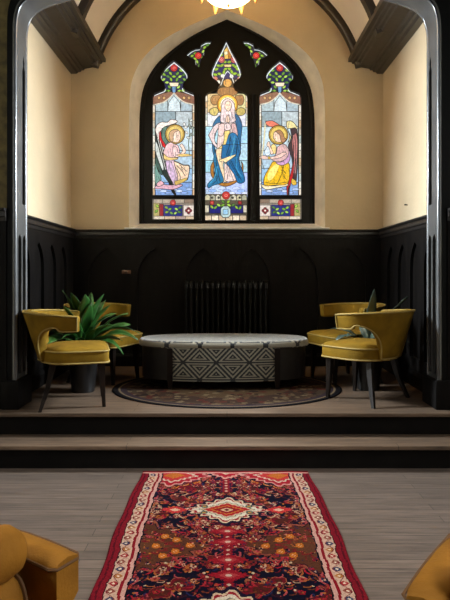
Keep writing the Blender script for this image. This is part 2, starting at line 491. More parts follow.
def poly(g, f, pts, col, lead=.62, smooth=3):
    """a painted piece: the glass itself and its brushed fold lines"""
    L = [f(*p) for p in pts]; g.add(L, col, lead, smooth)
    area = abs(sum(a[0] * b[1] - b[0] * a[1] for a, b in zip(L, L[1:] + L[:1]))) / 2
    if area < 22: return
    xs, ys = [p[0] for p in L], [p[1] for p in L]; cx, cy = sum(xs) / len(xs), sum(ys) / len(ys)
    for k in range(int(area / 7)):
        x, y = rng.uniform(min(xs), max(xs)), rng.uniform(min(ys), max(ys))
        sl = (x - cx) / (max(xs) - min(xs)) * 1.1 + rng.uniform(-.25, .25); Ln = rng.uniform(3, 7)
        q = [(x + sl * t * Ln + .12 * (t * Ln) ** 2 * .2, y + t * Ln) for t in (0, .33, .66, 1)]
        if not all(inside(p, L) for p in q): continue
        kf = rng.choice((.42, .55, .7, 1.18)); c = tuple(min(255, v * kf) for v in col)
        g.path(q, rng.uniform(.3, .6), 0, c)

la = lambda x, y: (146 + x / 6.67, 110 + y / 6.67)
ra_ = lambda x, y: (253 + x / 6.67, 110 + y / 6.67)
c1 = lambda x, y: (200 + x / 8.18, 86 + y / 8.18)
c2 = lambda x, y: (200 + x / 8, 150 + y / 8)

# --- left light: kneeling figure in pink
g = Glass()
clip_bg(g, [(152, 62), (196, 62), (196, 221), (152, 221)], (14, 14, 18))
side_sky(g, 173.6); bead_border(g, 152.6, 194.6, 97, 196, 2.2, 13); side_top(g, 173.9); scallops(g, 154, 193, 195.4, 6); side_low(g, 173.3, 1)
GL = wchild(g.build('stained_glass', win)); GL['label'] = 'left light with a kneeling winged figure in pink'
g = Glass()
poly(g, la, [(60, 130), (75, 95), (105, 78), (140, 80), (165, 62), (200, 66), (205, 82), (160, 98), (130, 110), (112, 150), (120, 230), (95, 200), (78, 190)], (232, 222, 216))
poly(g, la, [(95, 150), (110, 120), (135, 108), (150, 130), (140, 160), (150, 210), (120, 225)], (96, 130, 120))
poly(g, la, [(88, 150), (98, 140), (105, 190), (130, 230), (126, 252), (100, 230), (88, 200)], (206, 34, 44))
poly(g, la, [(60, 150), (80, 190), (110, 260), (130, 330), (150, 400), (190, 480), (170, 500), (120, 440), (80, 360), (62, 300)], (34, 52, 50))
poly(g, la, [(62, 200), (82, 240), (96, 300), (118, 380), (108, 400), (80, 330), (62, 270)], (206, 212, 208))
poly(g, la, [(66, 300), (84, 350), (110, 420), (100, 430), (72, 380), (62, 340)], (60, 96, 88))
poly(g, la, [(60, 340), (78, 400), (100, 450), (92, 490), (66, 500), (58, 440)], (120, 160, 150))
for k in range(5):
    g.path([la(70 + k * 8, 180 + k * 8), la(92 + k * 9, 270 + k * 12), la(122 + k * 9, 380 + k * 16)], .5, col=(230, 230, 224) if k % 2 else (20, 20, 24))
poly(g, la, [(150, 470), (170, 500), (200, 560), (185, 560), (160, 520)], (16, 20, 22))
o = g.build('wing', GL)
g = Glass()
g.disc(la(193, 160), 9.8, (196, 160, 80), .8, n=22); g.disc(la(193, 160), 8.3, (222, 196, 122), .3, n=22)
g.build('halo', GL)
g = Glass()
poly(g, la, [(60, 510), (100, 495), (160, 500), (230, 495), (240, 505), (180, 530), (110, 525), (62, 525)], (214, 170, 186))
poly(g, la, [(70, 490), (95, 470), (120, 490), (100, 505), (75, 508)], (226, 176, 186))
poly(g, la, [(140, 330), (185, 335), (250, 365), (290, 372), (280, 455), (262, 470), (205, 500), (180, 492), (158, 450), (136, 390), (128, 345)], (214, 186, 200))
poly(g, la, [(185, 340), (250, 368), (288, 376), (278, 455), (250, 470), (215, 490), (210, 440), (196, 390)], (230, 204, 178))
poly(g, la, [(132, 340), (165, 345), (185, 390), (196, 440), (186, 490), (160, 450), (138, 395)], (206, 180, 206), .4)
g.path([la(205, 370), la(235, 400), la(262, 440)], .6); g.path([la(195, 380), la(225, 430), la(230, 480)], .6); g.path([la(225, 365), la(255, 395), la(275, 410)], .5)
poly(g, la, [(190, 475), (240, 462), (272, 452), (268, 470), (225, 492), (196, 500)], (206, 176, 96), .4)
poly(g, la, [(140, 225), (165, 215), (185, 225), (215, 240), (225, 290), (215, 315), (165, 325), (128, 325), (115, 300), (122, 260)], (232, 196, 200))
poly(g, la, [(180, 240), (205, 250), (215, 285), (250, 290), (240, 305), (195, 315), (180, 290)], (236, 208, 206), .5)
poly(g, la, [(118, 290), (150, 315), (205, 318), (205, 330), (125, 332)], (226, 196, 130), .5)
poly(g, la, [(225, 235), (240, 225), (262, 262), (265, 280), (240, 300), (228, 290), (245, 270)], (240, 214, 200), .5)
poly(g, la, [(200, 300), (250, 292), (300, 296), (305, 305), (240, 312)], (222, 190, 120), .4)
poly(g, la, [(165, 165), (185, 140), (215, 135), (226, 150), (230, 185), (215, 215), (190, 215), (160, 205)], (238, 212, 196), .5)
poly(g, la, [(158, 200), (152, 165), (170, 138), (200, 128), (214, 138), (190, 150), (182, 175), (180, 205), (168, 212)], (206, 172, 140), .5)
g.line(la(208, 168), la(216, 170), .45); g.line(la(210, 195), la(217, 193), .45)
g.build('robed_figure', GL)
g = Glass()
g.path([la(290, 300), la(284, 220), la(292, 150), la(285, 60)], .9, col=(90, 110, 90))
for k, (x, y) in enumerate([(265, 115), (290, 105), (300, 70), (270, 150), (300, 165), (282, 185), (255, 95), (308, 120)]):
    g.leaf(la(x, y), k * 1.3, 4.2, 2.6, [(226, 226, 222), (150, 160, 150), (206, 210, 206)][k % 3])
g.build('lily_stem', GL)

# --- centre light: standing figure in a blue robe
g = Glass()
clip_bg(g, [(204.5, 40), (248.5, 40), (248.5, 221.5), (204.5, 221.5)], (14, 14, 18))
for (y0, y1, cl) in ((93, 112, (206, 196, 150)), (112, 126, (212, 222, 226)), (126, 143, (170, 206, 226)), (143, 160, (184, 214, 230)), (160, 172, (166, 202, 224)), (172, 197, (176, 196, 232))):
    for (x0, x1) in ((205.4, 226), (226, 247.8)):
        g.add([(x0, y0), (x1, y0), (x1, y1), (x0, y1)], tuple(min(255, c + rng.randint(-8, 8)) for c in cl), .6)
for k in range(9):
    g.disc((207.5 + k * 4.8, 188 + (k % 3) * 2.5), 4.2, [(196, 206, 236), (150, 180, 226), (214, 220, 236)][k % 3], .25, ry=1.6, n=10)
bead_border(g, 205.4, 247.8, 95, 126, 2.0, 5)
poly(g, c1, [(100, 75), (160, 70), (165, 110), (130, 150), (100, 145), (85, 110)], (170, 128, 84)); poly(g, c1, [(290, 75), (345, 70), (360, 110), (345, 150), (310, 150), (285, 110)], (160, 118, 80))
poly(g, c1, [(80, 190), (120, 170), (150, 190), (140, 230), (110, 240), (80, 220)], (206, 190, 120)); poly(g, c1, [(300, 190), (335, 172), (370, 190), (365, 225), (330, 240), (300, 225)], (190, 172, 104))
g.add([c0(205, 346), c0(250, 346), c0(258, 400), c0(195, 400)], (206, 158, 84), .6)
poly(g, c0, [(145, 430), (190, 415), (260, 415), (300, 430), (305, 470), (250, 488), (200, 488), (145, 470)], (146, 104, 66))
poly(g, c0, [(190, 365), (225, 345), (258, 365), (255, 400), (225, 415), (195, 400)], (210, 160, 90))
# leafy head
g.add([c0(228, 55), c0(345, 290), c0(325, 335), c0(255, 345), c0(195, 345), c0(110, 335), c0(92, 290)], (28, 36, 104), 0)
g.add([c0(192, 120), c0(228, 72), c0(262, 120), c0(258, 180), c0(200, 186)], (222, 188, 100), .6)
g.add([c0(228, 75), c0(262, 122), c0(255, 180), c0(230, 184)], (186, 126, 46), .4)
g.disc(c0(212, 135), 1.9, (240, 230, 196), .3, n=10)
for k, (x, y, a) in enumerate([(165, 152, -.6), (288, 150, .6), (140, 240, .4), (172, 236, -.6), (118, 268, -.3), (108, 312, .3), (150, 306, .2), (200, 208, .2), (243, 208, -.2), (205, 268, -.5), (245, 266, .5),
                               (285, 238, .6), (308, 246, -.4), (322, 268, .3), (338, 312, -.3), (295, 304, -.2), (265, 290, 1.2), (190, 292, -1.2)]):
    g.leaf(c0(228 + (x - 228) * .86, y), a, 5.6, 3.3, GREENS[(k * 3) % 3])
g.rose(c0(176, 190), 3.3, (206, 96, 100), (226, 140, 130)); g.rose(c0(278, 190), 3.3, (206, 96, 100), (226, 140, 130))
g.add([c0(195, 228), c0(260, 228), c0(255, 250), c0(200, 250)], (226, 196, 150), .5)
for (x, y) in ((185, 322), (258, 325), (150, 372), (300, 372)): g.disc(c0(x, y), 2.2, (222, 222, 214), .4, n=8)
for (x, y) in ((125, 345), (325, 345)): g.disc(c0(x, y), 2.6, (190, 120, 104), .4, n=8)
g.path([c0(225, 285), c0(200, 320), c0(170, 400)], .8, col=(214, 222, 226)); g.path([c0(228, 285), c0(255, 320), c0(285, 400)], .8, col=(214, 222, 226))
for L in (half_c[8:], mirror(half_c, 226.3)[:6]): g.path([(226.3 + (x - 226.3) * .94, y + .6) for x, y in L], 1.0, 0, (224, 228, 230))
# base: scalloped band, rose, leaves, blue panels and shield
g.add([c2(38, 350), c2(375, 350), c2(375, 565), c2(38, 565)], (92, 84, 72), 0)
for k in range(8): g.add([c2(40 + k * 42, 402), c2(40 + k * 42, 368), c2(60 + k * 42, 352), c2(80 + k * 42, 368), c2(80 + k * 42, 402)], [(196, 190, 160), (170, 170, 150), (206, 202, 184)][k % 3], .5)
for x in (95, 150, 262, 318): g.disc(c2(x, 380), 1.3, (30, 28, 26), 0, n=8)
for k in range(6): g.add([c2(38 + k * 56, 522), c2(92 + k * 56, 522), c2(92 + k * 56, 562), c2(38 + k * 56, 562)], [(214, 196, 170), (226, 212, 190), (196, 176, 150)][k % 3], .5)
for (x0, x1) in ((75, 165), (245, 345)): g.add([c2(x0, 440), c2(x1, 440), c2(x1, 505), c2(x0, 505)], (30, 34, 120), .6)
for (x0, x1) in ((40, 72), (345, 375)): g.add([c2(x0, 440), c2(x1, 440), c2(x1, 500), c2(x0, 500)], (196, 190, 170), .6)
for k, (x, y, a) in enumerate([(95, 455, .8), (125, 458, -.8), (150, 440, .6), (185, 412, .7), (228, 412, -.7), (182, 440, -.5), (232, 440, .5), (265, 440, -.6), (292, 458, .8), (320, 462, -.9)]): g.leaf(c2(x, y), a, 5.0, 2.8, GREENS[k % 4])
g.rose(c2(208, 362), 4.0); g.rose(c2(96, 420), 2.3); g.rose(c2(320, 420), 2.1, (170, 30, 40), (190, 70, 70))
g.add([c2(165, 470), c2(185, 448), c2(225, 448), c2(245, 470), c2(245, 520), c2(225, 540), c2(185, 540), c2(165, 520)], (176, 196, 196), .7)
g.add([c2(185, 475), c2(225, 475), c2(225, 515), c2(185, 515)], (150, 190, 214), .4)
GM = wchild(g.build('stained_glass', win)); GM['label'] = 'centre light with a standing figure in a blue robe'
g = Glass()
g.disc(c1(225, 150), 10.3, (226, 160, 40), .7, n=26); g.disc(c1(225, 150), 9.0, (246, 208, 90), .3, n=26); g.disc(c1(225, 148), 7.2, (246, 236, 216), .3, n=22)
g.build('halo', GM)
g = Glass()
poly(g, c2, [(85, 130), (105, 90), (125, 88), (110, 140), (115, 200), (150, 250), (210, 262), (280, 240), (322, 190), (335, 130), (330, 90), (345, 120), (340, 190), (300, 250), (220, 288), (150, 275), (100, 220), (85, 180)], (176, 120, 50))
poly(g, c1, [(160, 240), (170, 300), (130, 380), (115, 480), (140, 560), (110, 560), (100, 470), (115, 380), (105, 320), (130, 270)], (30, 112, 156))
poly(g, c1, [(285, 220), (320, 250), (345, 320), (335, 420), (330, 540), (300, 570), (280, 400), (300, 330), (285, 280)], (26, 104, 150))
poly(g, c1, [(70, 400), (110, 330), (150, 300), (165, 310), (120, 400), (130, 470), (180, 500), (165, 520), (110, 480)], (226, 206, 206))
poly(g, c1, [(170, 300), (280, 300), (300, 370), (280, 470), (250, 580), (150, 580), (140, 480), (150, 380)], (220, 200, 194))
poly(g, c1, [(200, 370), (245, 365), (225, 430), (205, 520), (170, 580), (140, 580), (140, 520), (190, 470)], (232, 206, 130), .5)
poly(g, c1, [(150, 320), (180, 305), (200, 320), (190, 400), (150, 400)], (232, 204, 200), .5); poly(g, c1, [(255, 310), (290, 310), (310, 400), (290, 400), (265, 370)], (214, 180, 180), .5)
poly(g, c2, [(130, -10), (200, -10), (200, 60), (185, 120), (205, 200), (230, 245), (180, 250), (150, 150), (125, 80)], (228, 206, 172), .5)
poly(g, c2, [(195, 100), (230, 130), (285, 200), (300, 240), (210, 250), (195, 200)], (232, 208, 202), .5)
poly(g, c2, [(118, -10), (140, 80), (160, 150), (190, 240), (165, 265), (100, 285), (70, 305), (58, 280), (80, 250), (110, 220), (118, 150), (108, 80)], (34, 122, 166))
g.path([c2(128, 60), c2(140, 150), c2(160, 250)], .6); g.path([c2(140, 130), c2(120, 210), c2(75, 275)], .6, col=(90, 170, 200)); g.path([c2(150, 200), c2(130, 245), c2(95, 275)], .5)
poly(g, c1, [(235, 400), (265, 380), (300, 400), (325, 470), (320, 580), (180, 590), (185, 540), (210, 480)], (30, 120, 170))
poly(g, c2, [(180, -40), (320, -40), (312, 60), (322, 120), (345, 180), (360, 240), (340, 265), (300, 260), (270, 190), (220, 120), (205, 70), (170, 66)], (28, 110, 160))
poly(g, c2, [(155, 80), (230, 52), (285, 36), (275, 52), (215, 95), (200, 100), (185, 88), (160, 92)], (238, 218, 170), .5)
g.path([c1(250, 420), c1(240, 490), c1(215, 570)], .6); g.path([c1(280, 410), c1(275, 490), c1(250, 580)], .6, col=(100, 180, 206)); g.path([c1(300, 430), c1(305, 500), c1(290, 580)], .7)
g.path([c2(250, 90), c2(285, 160), c2(330, 240)], .7); g.path([c2(290, 60), c2(295, 150), c2(340, 220)], .6, col=(80, 160, 196)); g.path([c2(240, 100), c2(300, 210)], .5, 0)
g.path([c2(215, 120), c2(225, 180), c2(215, 240)], .5); g.path([c2(235, 150), c2(255, 210), c2(270, 245)], .5)
# veil, face and praying hands
poly(g, c1, [(175, 170), (185, 130), (225, 104), (265, 125), (285, 170), (285, 240), (290, 290), (230, 305), (170, 295), (170, 240)], (222, 206, 208))
poly(g, c1, [(205, 150), (215, 130), (240, 126), (255, 145), (255, 180), (235, 208), (212, 195), (203, 170)], (240, 216, 196), .5)
g.line(c1(214, 158), c1(223, 158), .45); g.line(c1(236, 158), c1(245, 158), .45); g.line(c1(224, 186), c1(234, 186), .45, col=(170, 80, 70))
g.path([c1(205, 150), c1(198, 200), c1(190, 280)], .4, col=(150, 120, 130)); g.path([c1(258, 150), c1(262, 210), c1(258, 280)], .4, col=(150, 120, 130))
poly(g, c1, [(208, 290), (215, 255), (226, 240), (238, 258), (244, 290), (228, 302)], (240, 208, 190), .5)
g.path([c1(226, 246), c1(226, 298)], .4, 0)
poly(g, c1, [(200, 320), (225, 305), (250, 325), (248, 358), (205, 362)], (236, 214, 214), .5)
g.build('robed_figure', GM)

# --- right light: kneeling figure in yellow
g = Glass()
clip_bg(g, [(258, 62), (302, 62), (302, 221), (258, 221)], (14, 14, 18))
side_sky(g, 280); bead_border(g, 259.2, 301.2, 97, 196, 2.2, 13); side_top(g, 279.9); scallops(g, 260.5, 300, 195.4, 6); side_low(g, 280.4, -1)
GR = wchild(g.build('stained_glass', win)); GR['label'] = 'right light with a kneeling winged figure in a yellow skirt'
g = Glass()
poly(g, ra_, [(85, 75), (130, 70), (180, 100), (190, 112), (140, 112), (110, 108), (88, 95)], (224, 130, 110))
poly(g, ra_, [(225, 75), (250, 70), (275, 85), (298, 120), (285, 128), (250, 120), (232, 130), (255, 180), (235, 215), (245, 170), (225, 110)], (226, 214, 160))
poly(g, ra_, [(250, 125), (295, 130), (300, 300), (290, 470), (270, 470), (262, 330), (235, 240), (258, 190)], (70, 52, 58))
poly(g, ra_, [(258, 200), (285, 150), (298, 200), (295, 300), (280, 330), (266, 280)], (176, 112, 112), .5)
poly(g, ra_, [(268, 350), (282, 330), (270, 430), (250, 500), (232, 570), (226, 540), (228, 490), (250, 430)], (186, 20, 36))
for k in range(4): g.path([ra_(262 + k * 9, 160 + k * 6), ra_(272 + k * 7, 280), ra_(268 + k * 5, 420)], .45, col=(206, 150, 150) if k % 2 else (20, 16, 18))
poly(g, ra_, [(262, 455), (285, 470), (290, 495), (268, 500), (255, 480)], (214, 180, 70), .5)
poly(g, ra_, [(235, 520), (245, 505), (240, 575), (232, 575)], (26, 20, 24), .3)
g.build('wing', GR)
g = Glass()
g.disc(ra_(170, 165), 9.6, (196, 160, 70), .8, n=22); g.disc(ra_(170, 165), 8.2, (220, 194, 110), .3, n=22)
g.build('halo', GR)
g = Glass()
poly(g, ra_, [(52, 490), (75, 500), (140, 505), (225, 492), (230, 505), (150, 520), (90, 530), (60, 510)], (236, 222, 190))
poly(g, ra_, [(130, 345), (165, 340), (235, 350), (245, 400), (232, 490), (150, 500), (85, 505), (72, 485), (78, 440), (105, 390)], (226, 184, 40))
poly(g, ra_, [(110, 400), (150, 360), (175, 365), (150, 430), (115, 470), (95, 450)], (240, 222, 130), 0)
g.path([ra_(205, 365), ra_(190, 430), ra_(160, 495)], .6); g.path([ra_(80, 480), ra_(140, 490), ra_(232, 480)], .5); g.path([ra_(225, 400), ra_(205, 450), ra_(215, 485)], .4, col=(150, 110, 20))
poly(g, ra_, [(150, 345), (200, 340), (240, 270), (248, 300), (240, 345), (200, 368), (165, 362)], (196, 156, 196))
poly(g, ra_, [(160, 250), (195, 225), (225, 240), (240, 275), (225, 320), (180, 345), (140, 340), (120, 320), (150, 300)], (206, 172, 172))
poly(g, ra_, [(40, 312), (70, 302), (105, 312), (150, 306), (200, 282), (222, 290), (180, 318), (120, 328), (60, 326)], (232, 200, 190), .5)
poly(g, ra_, [(100, 312), (110, 308), (114, 326), (104, 328)], (226, 190, 60), .4)
poly(g, ra_, [(120, 240), (135, 225), (155, 245), (150, 290), (130, 285)], (230, 206, 140), .5)
poly(g, ra_, [(98, 215), (110, 210), (118, 245), (135, 285), (120, 295), (108, 260), (92, 235)], (240, 210, 192), .5)
poly(g, ra_, [(140, 150), (160, 138), (185, 160), (195, 200), (180, 215), (150, 208), (145, 195), (135, 185)], (236, 206, 186), .5)
poly(g, ra_, [(148, 142), (175, 132), (198, 150), (210, 185), (222, 195), (200, 220), (185, 200), (180, 170), (160, 150)], (176, 130, 96), .5)
g.line(ra_(147, 166), ra_(155, 166), .45); g.line(ra_(146, 190), ra_(153, 191), .45)
g.build('robed_figure', GR)
g = Glass()
g.path([ra_(60, 40), ra_(55, 200), ra_(50, 300), ra_(75, 400)], .7, col=(80, 90, 80)); g.path([ra_(82, 90), ra_(72, 220), ra_(60, 300)], 1.4, col=(214, 206, 170))
poly(g, ra_, [(75, 280), (100, 240), (115, 290), (90, 305)], (214, 226, 234), .4)
g.build('lily_stem', GR)
# spandrel lights
for sg, cx in ((1, 198.2), (-1, 256.2)):
    g = Glass()
    L = spand_l if sg > 0 else spand_r
    g.add([(x, y) for x, y in L], (206, 214, 216), 0)
    g.add([(cx + (x - cx) * .9, 56 + (y - 56) * .9) for x, y in L], (30, 36, 60), 0)
    for k, (dx, dy, a) in enumerate([(-6, 0, -.3), (-3, -2.5, -.5), (5, -4.5, -.8), (9.5, -10.8, -.4), (6.5, -8.5, -.7), (4, 2, .9), (-1, 6, 1.2), (1, 10, 1.4), (-3, 3, .5)]):
        g.leaf((cx + sg * dx, 55.8 + dy), a * sg, 4.4, 2.8, GREENS[k % 4])
    g.rose((cx, 55.6), 3.4, (206, 40, 44), (226, 90, 84))
    o = wchild(g.build('tracery_light', win))

# ------------------------------------------------------------------ side walls of the chancel with their windows
WY0, WY1, WZ0, WZ1 = 4.70, 5.06, 2.10, 3.42
def lancet(y0, y1, z0, z1, k=8):
    w = (y1 - y0); pts = [(y0, z0)]
    zs = z1 - w * .87
    for i in range(k + 1): a = R(180 - 60 * i / k); pts.append((y1 + w * math.cos(a), zs + w * math.sin(a)))
    for i in range(1, k + 1): a = R(60 - 60 * i / k); pts.append((y0 + w * math.cos(a), zs + w * math.sin(a)))
    pts.append((y1, z0)); return pts
for sg, side, num in ((-1, 'left', 2), (1, 'right', 3)):
    wl = lancet(WY0, WY1, WZ0, WZ1)
    o = plate('wall_' + side, [(AB - .02, PZ - .2), (D + .03, PZ - .2), (D + .03, 4.05), (AB - .02, 4.05)], [wl], .30,
              (lambda s: lambda u, v, w: (s * (W + w), u, v))(sg), M['plaster'])
    S(o, 'cream plaster %s side wall of the chancel above the dark panelling' % side, 'wall')
    wn = empty('window_%d' % num, (0, 0, 0), 0, 'narrow lancet window in the %s chancel wall behind the arch post' % side, 'window', kind='structure')
    plate('pane', wl, [], .01, (lambda s: lambda u, v, w: (s * (W + .27 + w), u, v))(sg), M['daylight'], wn)
    cen = ((WY0 + WY1) / 2, (WZ0 + WZ1) / 2)
    inner = [(cen[0] + (y - cen[0]) * .86, cen[1] + (z - cen[1]) * .95) for y, z in wl]
    plate('frame', wl, [inner], .04, (lambda s: lambda u, v, w: (s * (W + .22 + w), u, v))(sg), M['trim'], wn)
    li = bpy.data.lights.new('daylight', 'AREA'); li.shape = 'RECTANGLE'; li.size = .32; li.size_y = 1.1
    li.energy = 220; li.color = (.80, .91, 1.0); li.spread = R(96)
    lo = bpy.data.objects.new('daylight_' + side, li); link(lo)
    lo.location = (sg * (W + .20), (WY0 + WY1) / 2, (WZ0 + WZ1) / 2 - .05)
    dirv = Vector((-sg, -.48, -.27)); lo.rotation_euler = dirv.to_track_quat('-Z', 'Y').to_euler()

# ------------------------------------------------------------------ vault, ribs, cornices
VR = 138 * D / F; VZ = H + 228 * D / F - VR * math.sin(R(23))
XC = 127 * D / F
bm = B(); ring0, ring1 = [], []
angs = [R(14 + (180 - 28) * i / 48) for i in range(49)]
loops(bm, [[(VR * math.cos(a), y, VZ + VR * math.sin(a)) for a in angs] for y in (AB - .02, D + .04)], close=False)
o = obj('ceiling', bm, M['vault']); S(o, 'cream barrel vault over the chancel', 'ceiling')
bm = B()
sol = bmesh.ops
for i, d in enumerate((D - .05, 5.60, 4.75)):
    bm = B()
    prof = [(-.07, 0), (-.07, .05), (-.045, .085), (.045, .085), (.07, .05), (.07, 0)]
    loops(bm, [[((VR + .02 - h) * math.cos(a), d + w, VZ + (VR + .02 - h) * math.sin(a)) for w, h in prof] for a in angs])
    o = obj('trim_rib_%d' % (i + 1), bm, M['trim'])
    S(o, ['dark curved rib where the vault meets the end wall', 'dark curved rib in the middle of the vault', 'dark curved rib of the vault next to the arch'][i], 'ceiling rib')

cor = [(77, 74), (78.5, 72.3), (81, 72.3), (81.6, 70.6), (84, 70.6), (84.8, 69), (95, 67.2), (95.8, 65.6), (98.5, 65.6), (99.2, 64), (102, 64), (102.6, 62.4), (106, 62.4), (106, 58.8), (104, 58), (104, 55), (102, 54), (102, 50), (100, 49), (99, 44), (70, 44), (70, 74)]
for sg, side in ((-1, 'left'), (1, 'right')):
    bm = B()
    prof = [(px(x, 0, D)[0], px(0, y, D)[1]) for x, y in cor]
    loops(bm, [[(-sg * X, y, Z) for X, Z in prof] for y in (AB - .01, D - .005)])
    o = obj('trim_cornice_' + side, bm, M['trim'], smooth=False); S(o, 'heavy dark moulded cornice along the %s chancel wall' % side, 'cornice')

# ------------------------------------------------------------------ wainscot
def gothic(u0, u1, z0, z1): return lancet(u0, u1, z0, z1, 6)
CAPZ = 1.87
def cap_profile(t): return [(0, 1.775), (.012, 1.775), (.016, 1.80), (.03, 1.81), (.03, 1.825), (.022, 1.83), (.022, 1.845), (.045, 1.855), (.05, 1.87), (0, CAPZ)]
def wainscot(name, u0, u1, arches, to3d, label):
    e = empty(name, (0, 0, 0), 0, label, 'wainscot', kind='structure')
    plate('panel_backing', [(u0, PZ), (u1, PZ), (u1, CAPZ - .005), (u0, CAPZ - .005)], [], .01, lambda u, v, w: to3d(u, v, w), M['panel'], e)
    plate('arched_panel', [(u0, PZ + .14), (u1, PZ + .14), (u1, 1.78), (u0, 1.78)], arches, .028, lambda u, v, w: to3d(u, v, w + .01), M['panel'], e)
    bm = B(); loops(bm, [[to3d(u, z, w + .034) if w > 0 else to3d(u, z, .0) for w, z in cap_profile(0)] for u in (u0, u1)])
    obj('dado_cap', bm, M['trim'], e, angle=20)
    bm = B(); loops(bm, [[to3d(u, z, w) for w, z in [(0, PZ), (.06, PZ), (.06, PZ + .11), (.045, PZ + .14), (0, PZ + .14)]] for u in (u0, u1)])
    obj('skirting', bm, M['panel'], e, angle=20)
    return e
bk = [gothic(x - .20, x + .20, PZ + .26, 1.665) for x in [-1.36 + .545 * k for k in range(6)]]
wainscot('trim_wainscot_back', -W, W, bk, lambda u, v, w: (u, D - w, v), 'black arched panelling under the stained glass window')
for sg, side in ((-1, 'left'), (1, 'right')):
    ar = [gothic(y - .14, y + .14, PZ + .26, 1.665) for y in [4.90 + .385 * k for k in range(4)]]
    wainscot('trim_wainscot_' + side, AB, D - .04, ar, (lambda s: lambda u, v, w: (s * (W - w), u, v))(sg), 'black arched panelling along the %s chancel wall' % side)

# ------------------------------------------------------------------ chancel arch
A0 = 1.62
arch_half = [(-A0, 3.20), (-1.612, 3.33), (-1.575, 3.435), (-1.49, 3.505), (-1.33, 3.565), (-.9, 3.68), (-.45, 3.79), (0, 3.88)]
ah = smooth_path(arch_half, 5)
def arch_path(off):
    P = [(-A0, PZ)] + ah
    P = P + [(-x, z) for x, z in P[::-1][1:]]
    return [(x * (1 + off / A0), z + (off if z > 3.1 else 0)) for x, z in P]
o = plate('wall_front', [(-3.4, PZ), (3.4, PZ), (3.4, 5.4), (-3.4, 5.4)], [], .01, lambda u, v, w: (u, AF + w, v), M['wallpaper']) if False else None
hole = arch_path(.05)
outer = [(-3.4, PZ - .005), hole[0]] + [] 
outer = [(-3.4, PZ)] + hole + [(3.4, PZ), (3.4, 5.4), (-3.4, 5.4)]
o = plate('wall_front', outer, [], AB - AF, lambda u, v, w: (u, AF + w, v), M['wallpaper'])
S(o, 'ochre papered wall around the chancel arch', 'wall')
ar = empty('trim_arch', (0, 0, 0), 0, 'black wooden frame of the chancel arch with slender panelled posts', 'arch', kind='structure')
# soffit lining
bm = B()
pin, pou = arch_path(.02), arch_path(.05)
r1 = [[(a[0], y, a[1]) for a in pin] for y in (AF, AB)]; r2 = [[(a[0], y, a[1]) for a in pou] for y in (AF, AB)]
nP = len(pin)
secs = [[r1[0][i], r1[1][i], r2[1][i], r2[0][i]] for i in range(nP)]
loops(bm, secs); obj('backing', bm, M['tracery'], ar)
bm = B()
pin0 = arch_path(0)
i0 = next(i for i, p in enumerate(pin0) if p[1] > 3.0)
sec = [[(pin0[i][0], AF, pin0[i][1]), (pin0[i][0], AB, pin0[i][1]), (pin[i][0], AB, pin[i][1]), (pin[i][0], AF, pin[i][1])] for i in range(i0, nP - i0)]
loops(bm, sec); obj('soffit', bm, M['satin'], ar)
for sg in (-1, 1):
    hs = [[(4.535, 1.92), (4.595, 1.92), (4.595, 2.98), (4.575, 3.02), (4.585, 3.05), (4.565, 3.10), (4.545, 3.05), (4.555, 3.02), (4.535, 2.98)],
          gothic(4.445, 4.515, PZ + .25, 1.68), gothic(4.545, 4.61, PZ + .25, 1.68)]
    plate('post_panel', [(AF, PZ), (AB, PZ), (AB, 3.21), (AF, 3.21)], hs, .02, (lambda s: lambda u, v, w: (s * (A0 + w), u, v))(sg), M['satin'], ar)
    bm = B(); box(bm, min(sg * (A0 - .035), sg * (A0 + .10)), max(sg * (A0 - .035), sg * (A0 + .10)), AF - .05, AB + .02, PZ, PZ + .22, .01)
    obj('post_plinth', bm, M['panel'], ar)
for d in (AF + .004, AB - .012):
    bm = B(); P = arch_path(.012); tube(bm, [(x, d, z) for x, z in P], .019, 10)
    obj('bead', bm, M['bead'], ar)
bm = B()
fw = arch_path(.0); fo_ = arch_path(.065); 
secs = [[(fw[i][0], AF - .012, fw[i][1]), (fw[i][0], AF, fw[i][1]), (fo_[i][0] if fo_[i][0] < 0 else fo_[i][0] * 1.08, AF, fo_[i][1]), (fo_[i][0] if fo_[i][0] < 0 else fo_[i][0] * 1.08, AF - .012, fo_[i][1])] for i in range(nP)]
loops(bm, secs); obj('architrave', bm, M['tracery'], ar)
for sg, side in ((-1, 'left'), (1, 'right')):
    e = empty('trim_nave_wainscot_' + side, (0, 0, 0), 0, 'black panelling on the papered wall %s of the chancel arch' % side, 'wainscot', kind='structure')
    u0, u1 = (A0 + .068, 3.4)
    f = (lambda s: lambda u, v, w: (s * u, AF - w, v))(sg)
    plate('panel_board', [(u0, PZ), (u1, PZ), (u1, CAPZ - .01), (u0, CAPZ - .01)], [], .02, f, M['panel'], e)
    bm = B(); loops(bm, [[f(u, z, w + .015 if w else 0) for w, z in cap_profile(0)] for u in (u0, u1)]); obj('dado_cap', bm, M['trim'], e, angle=20)

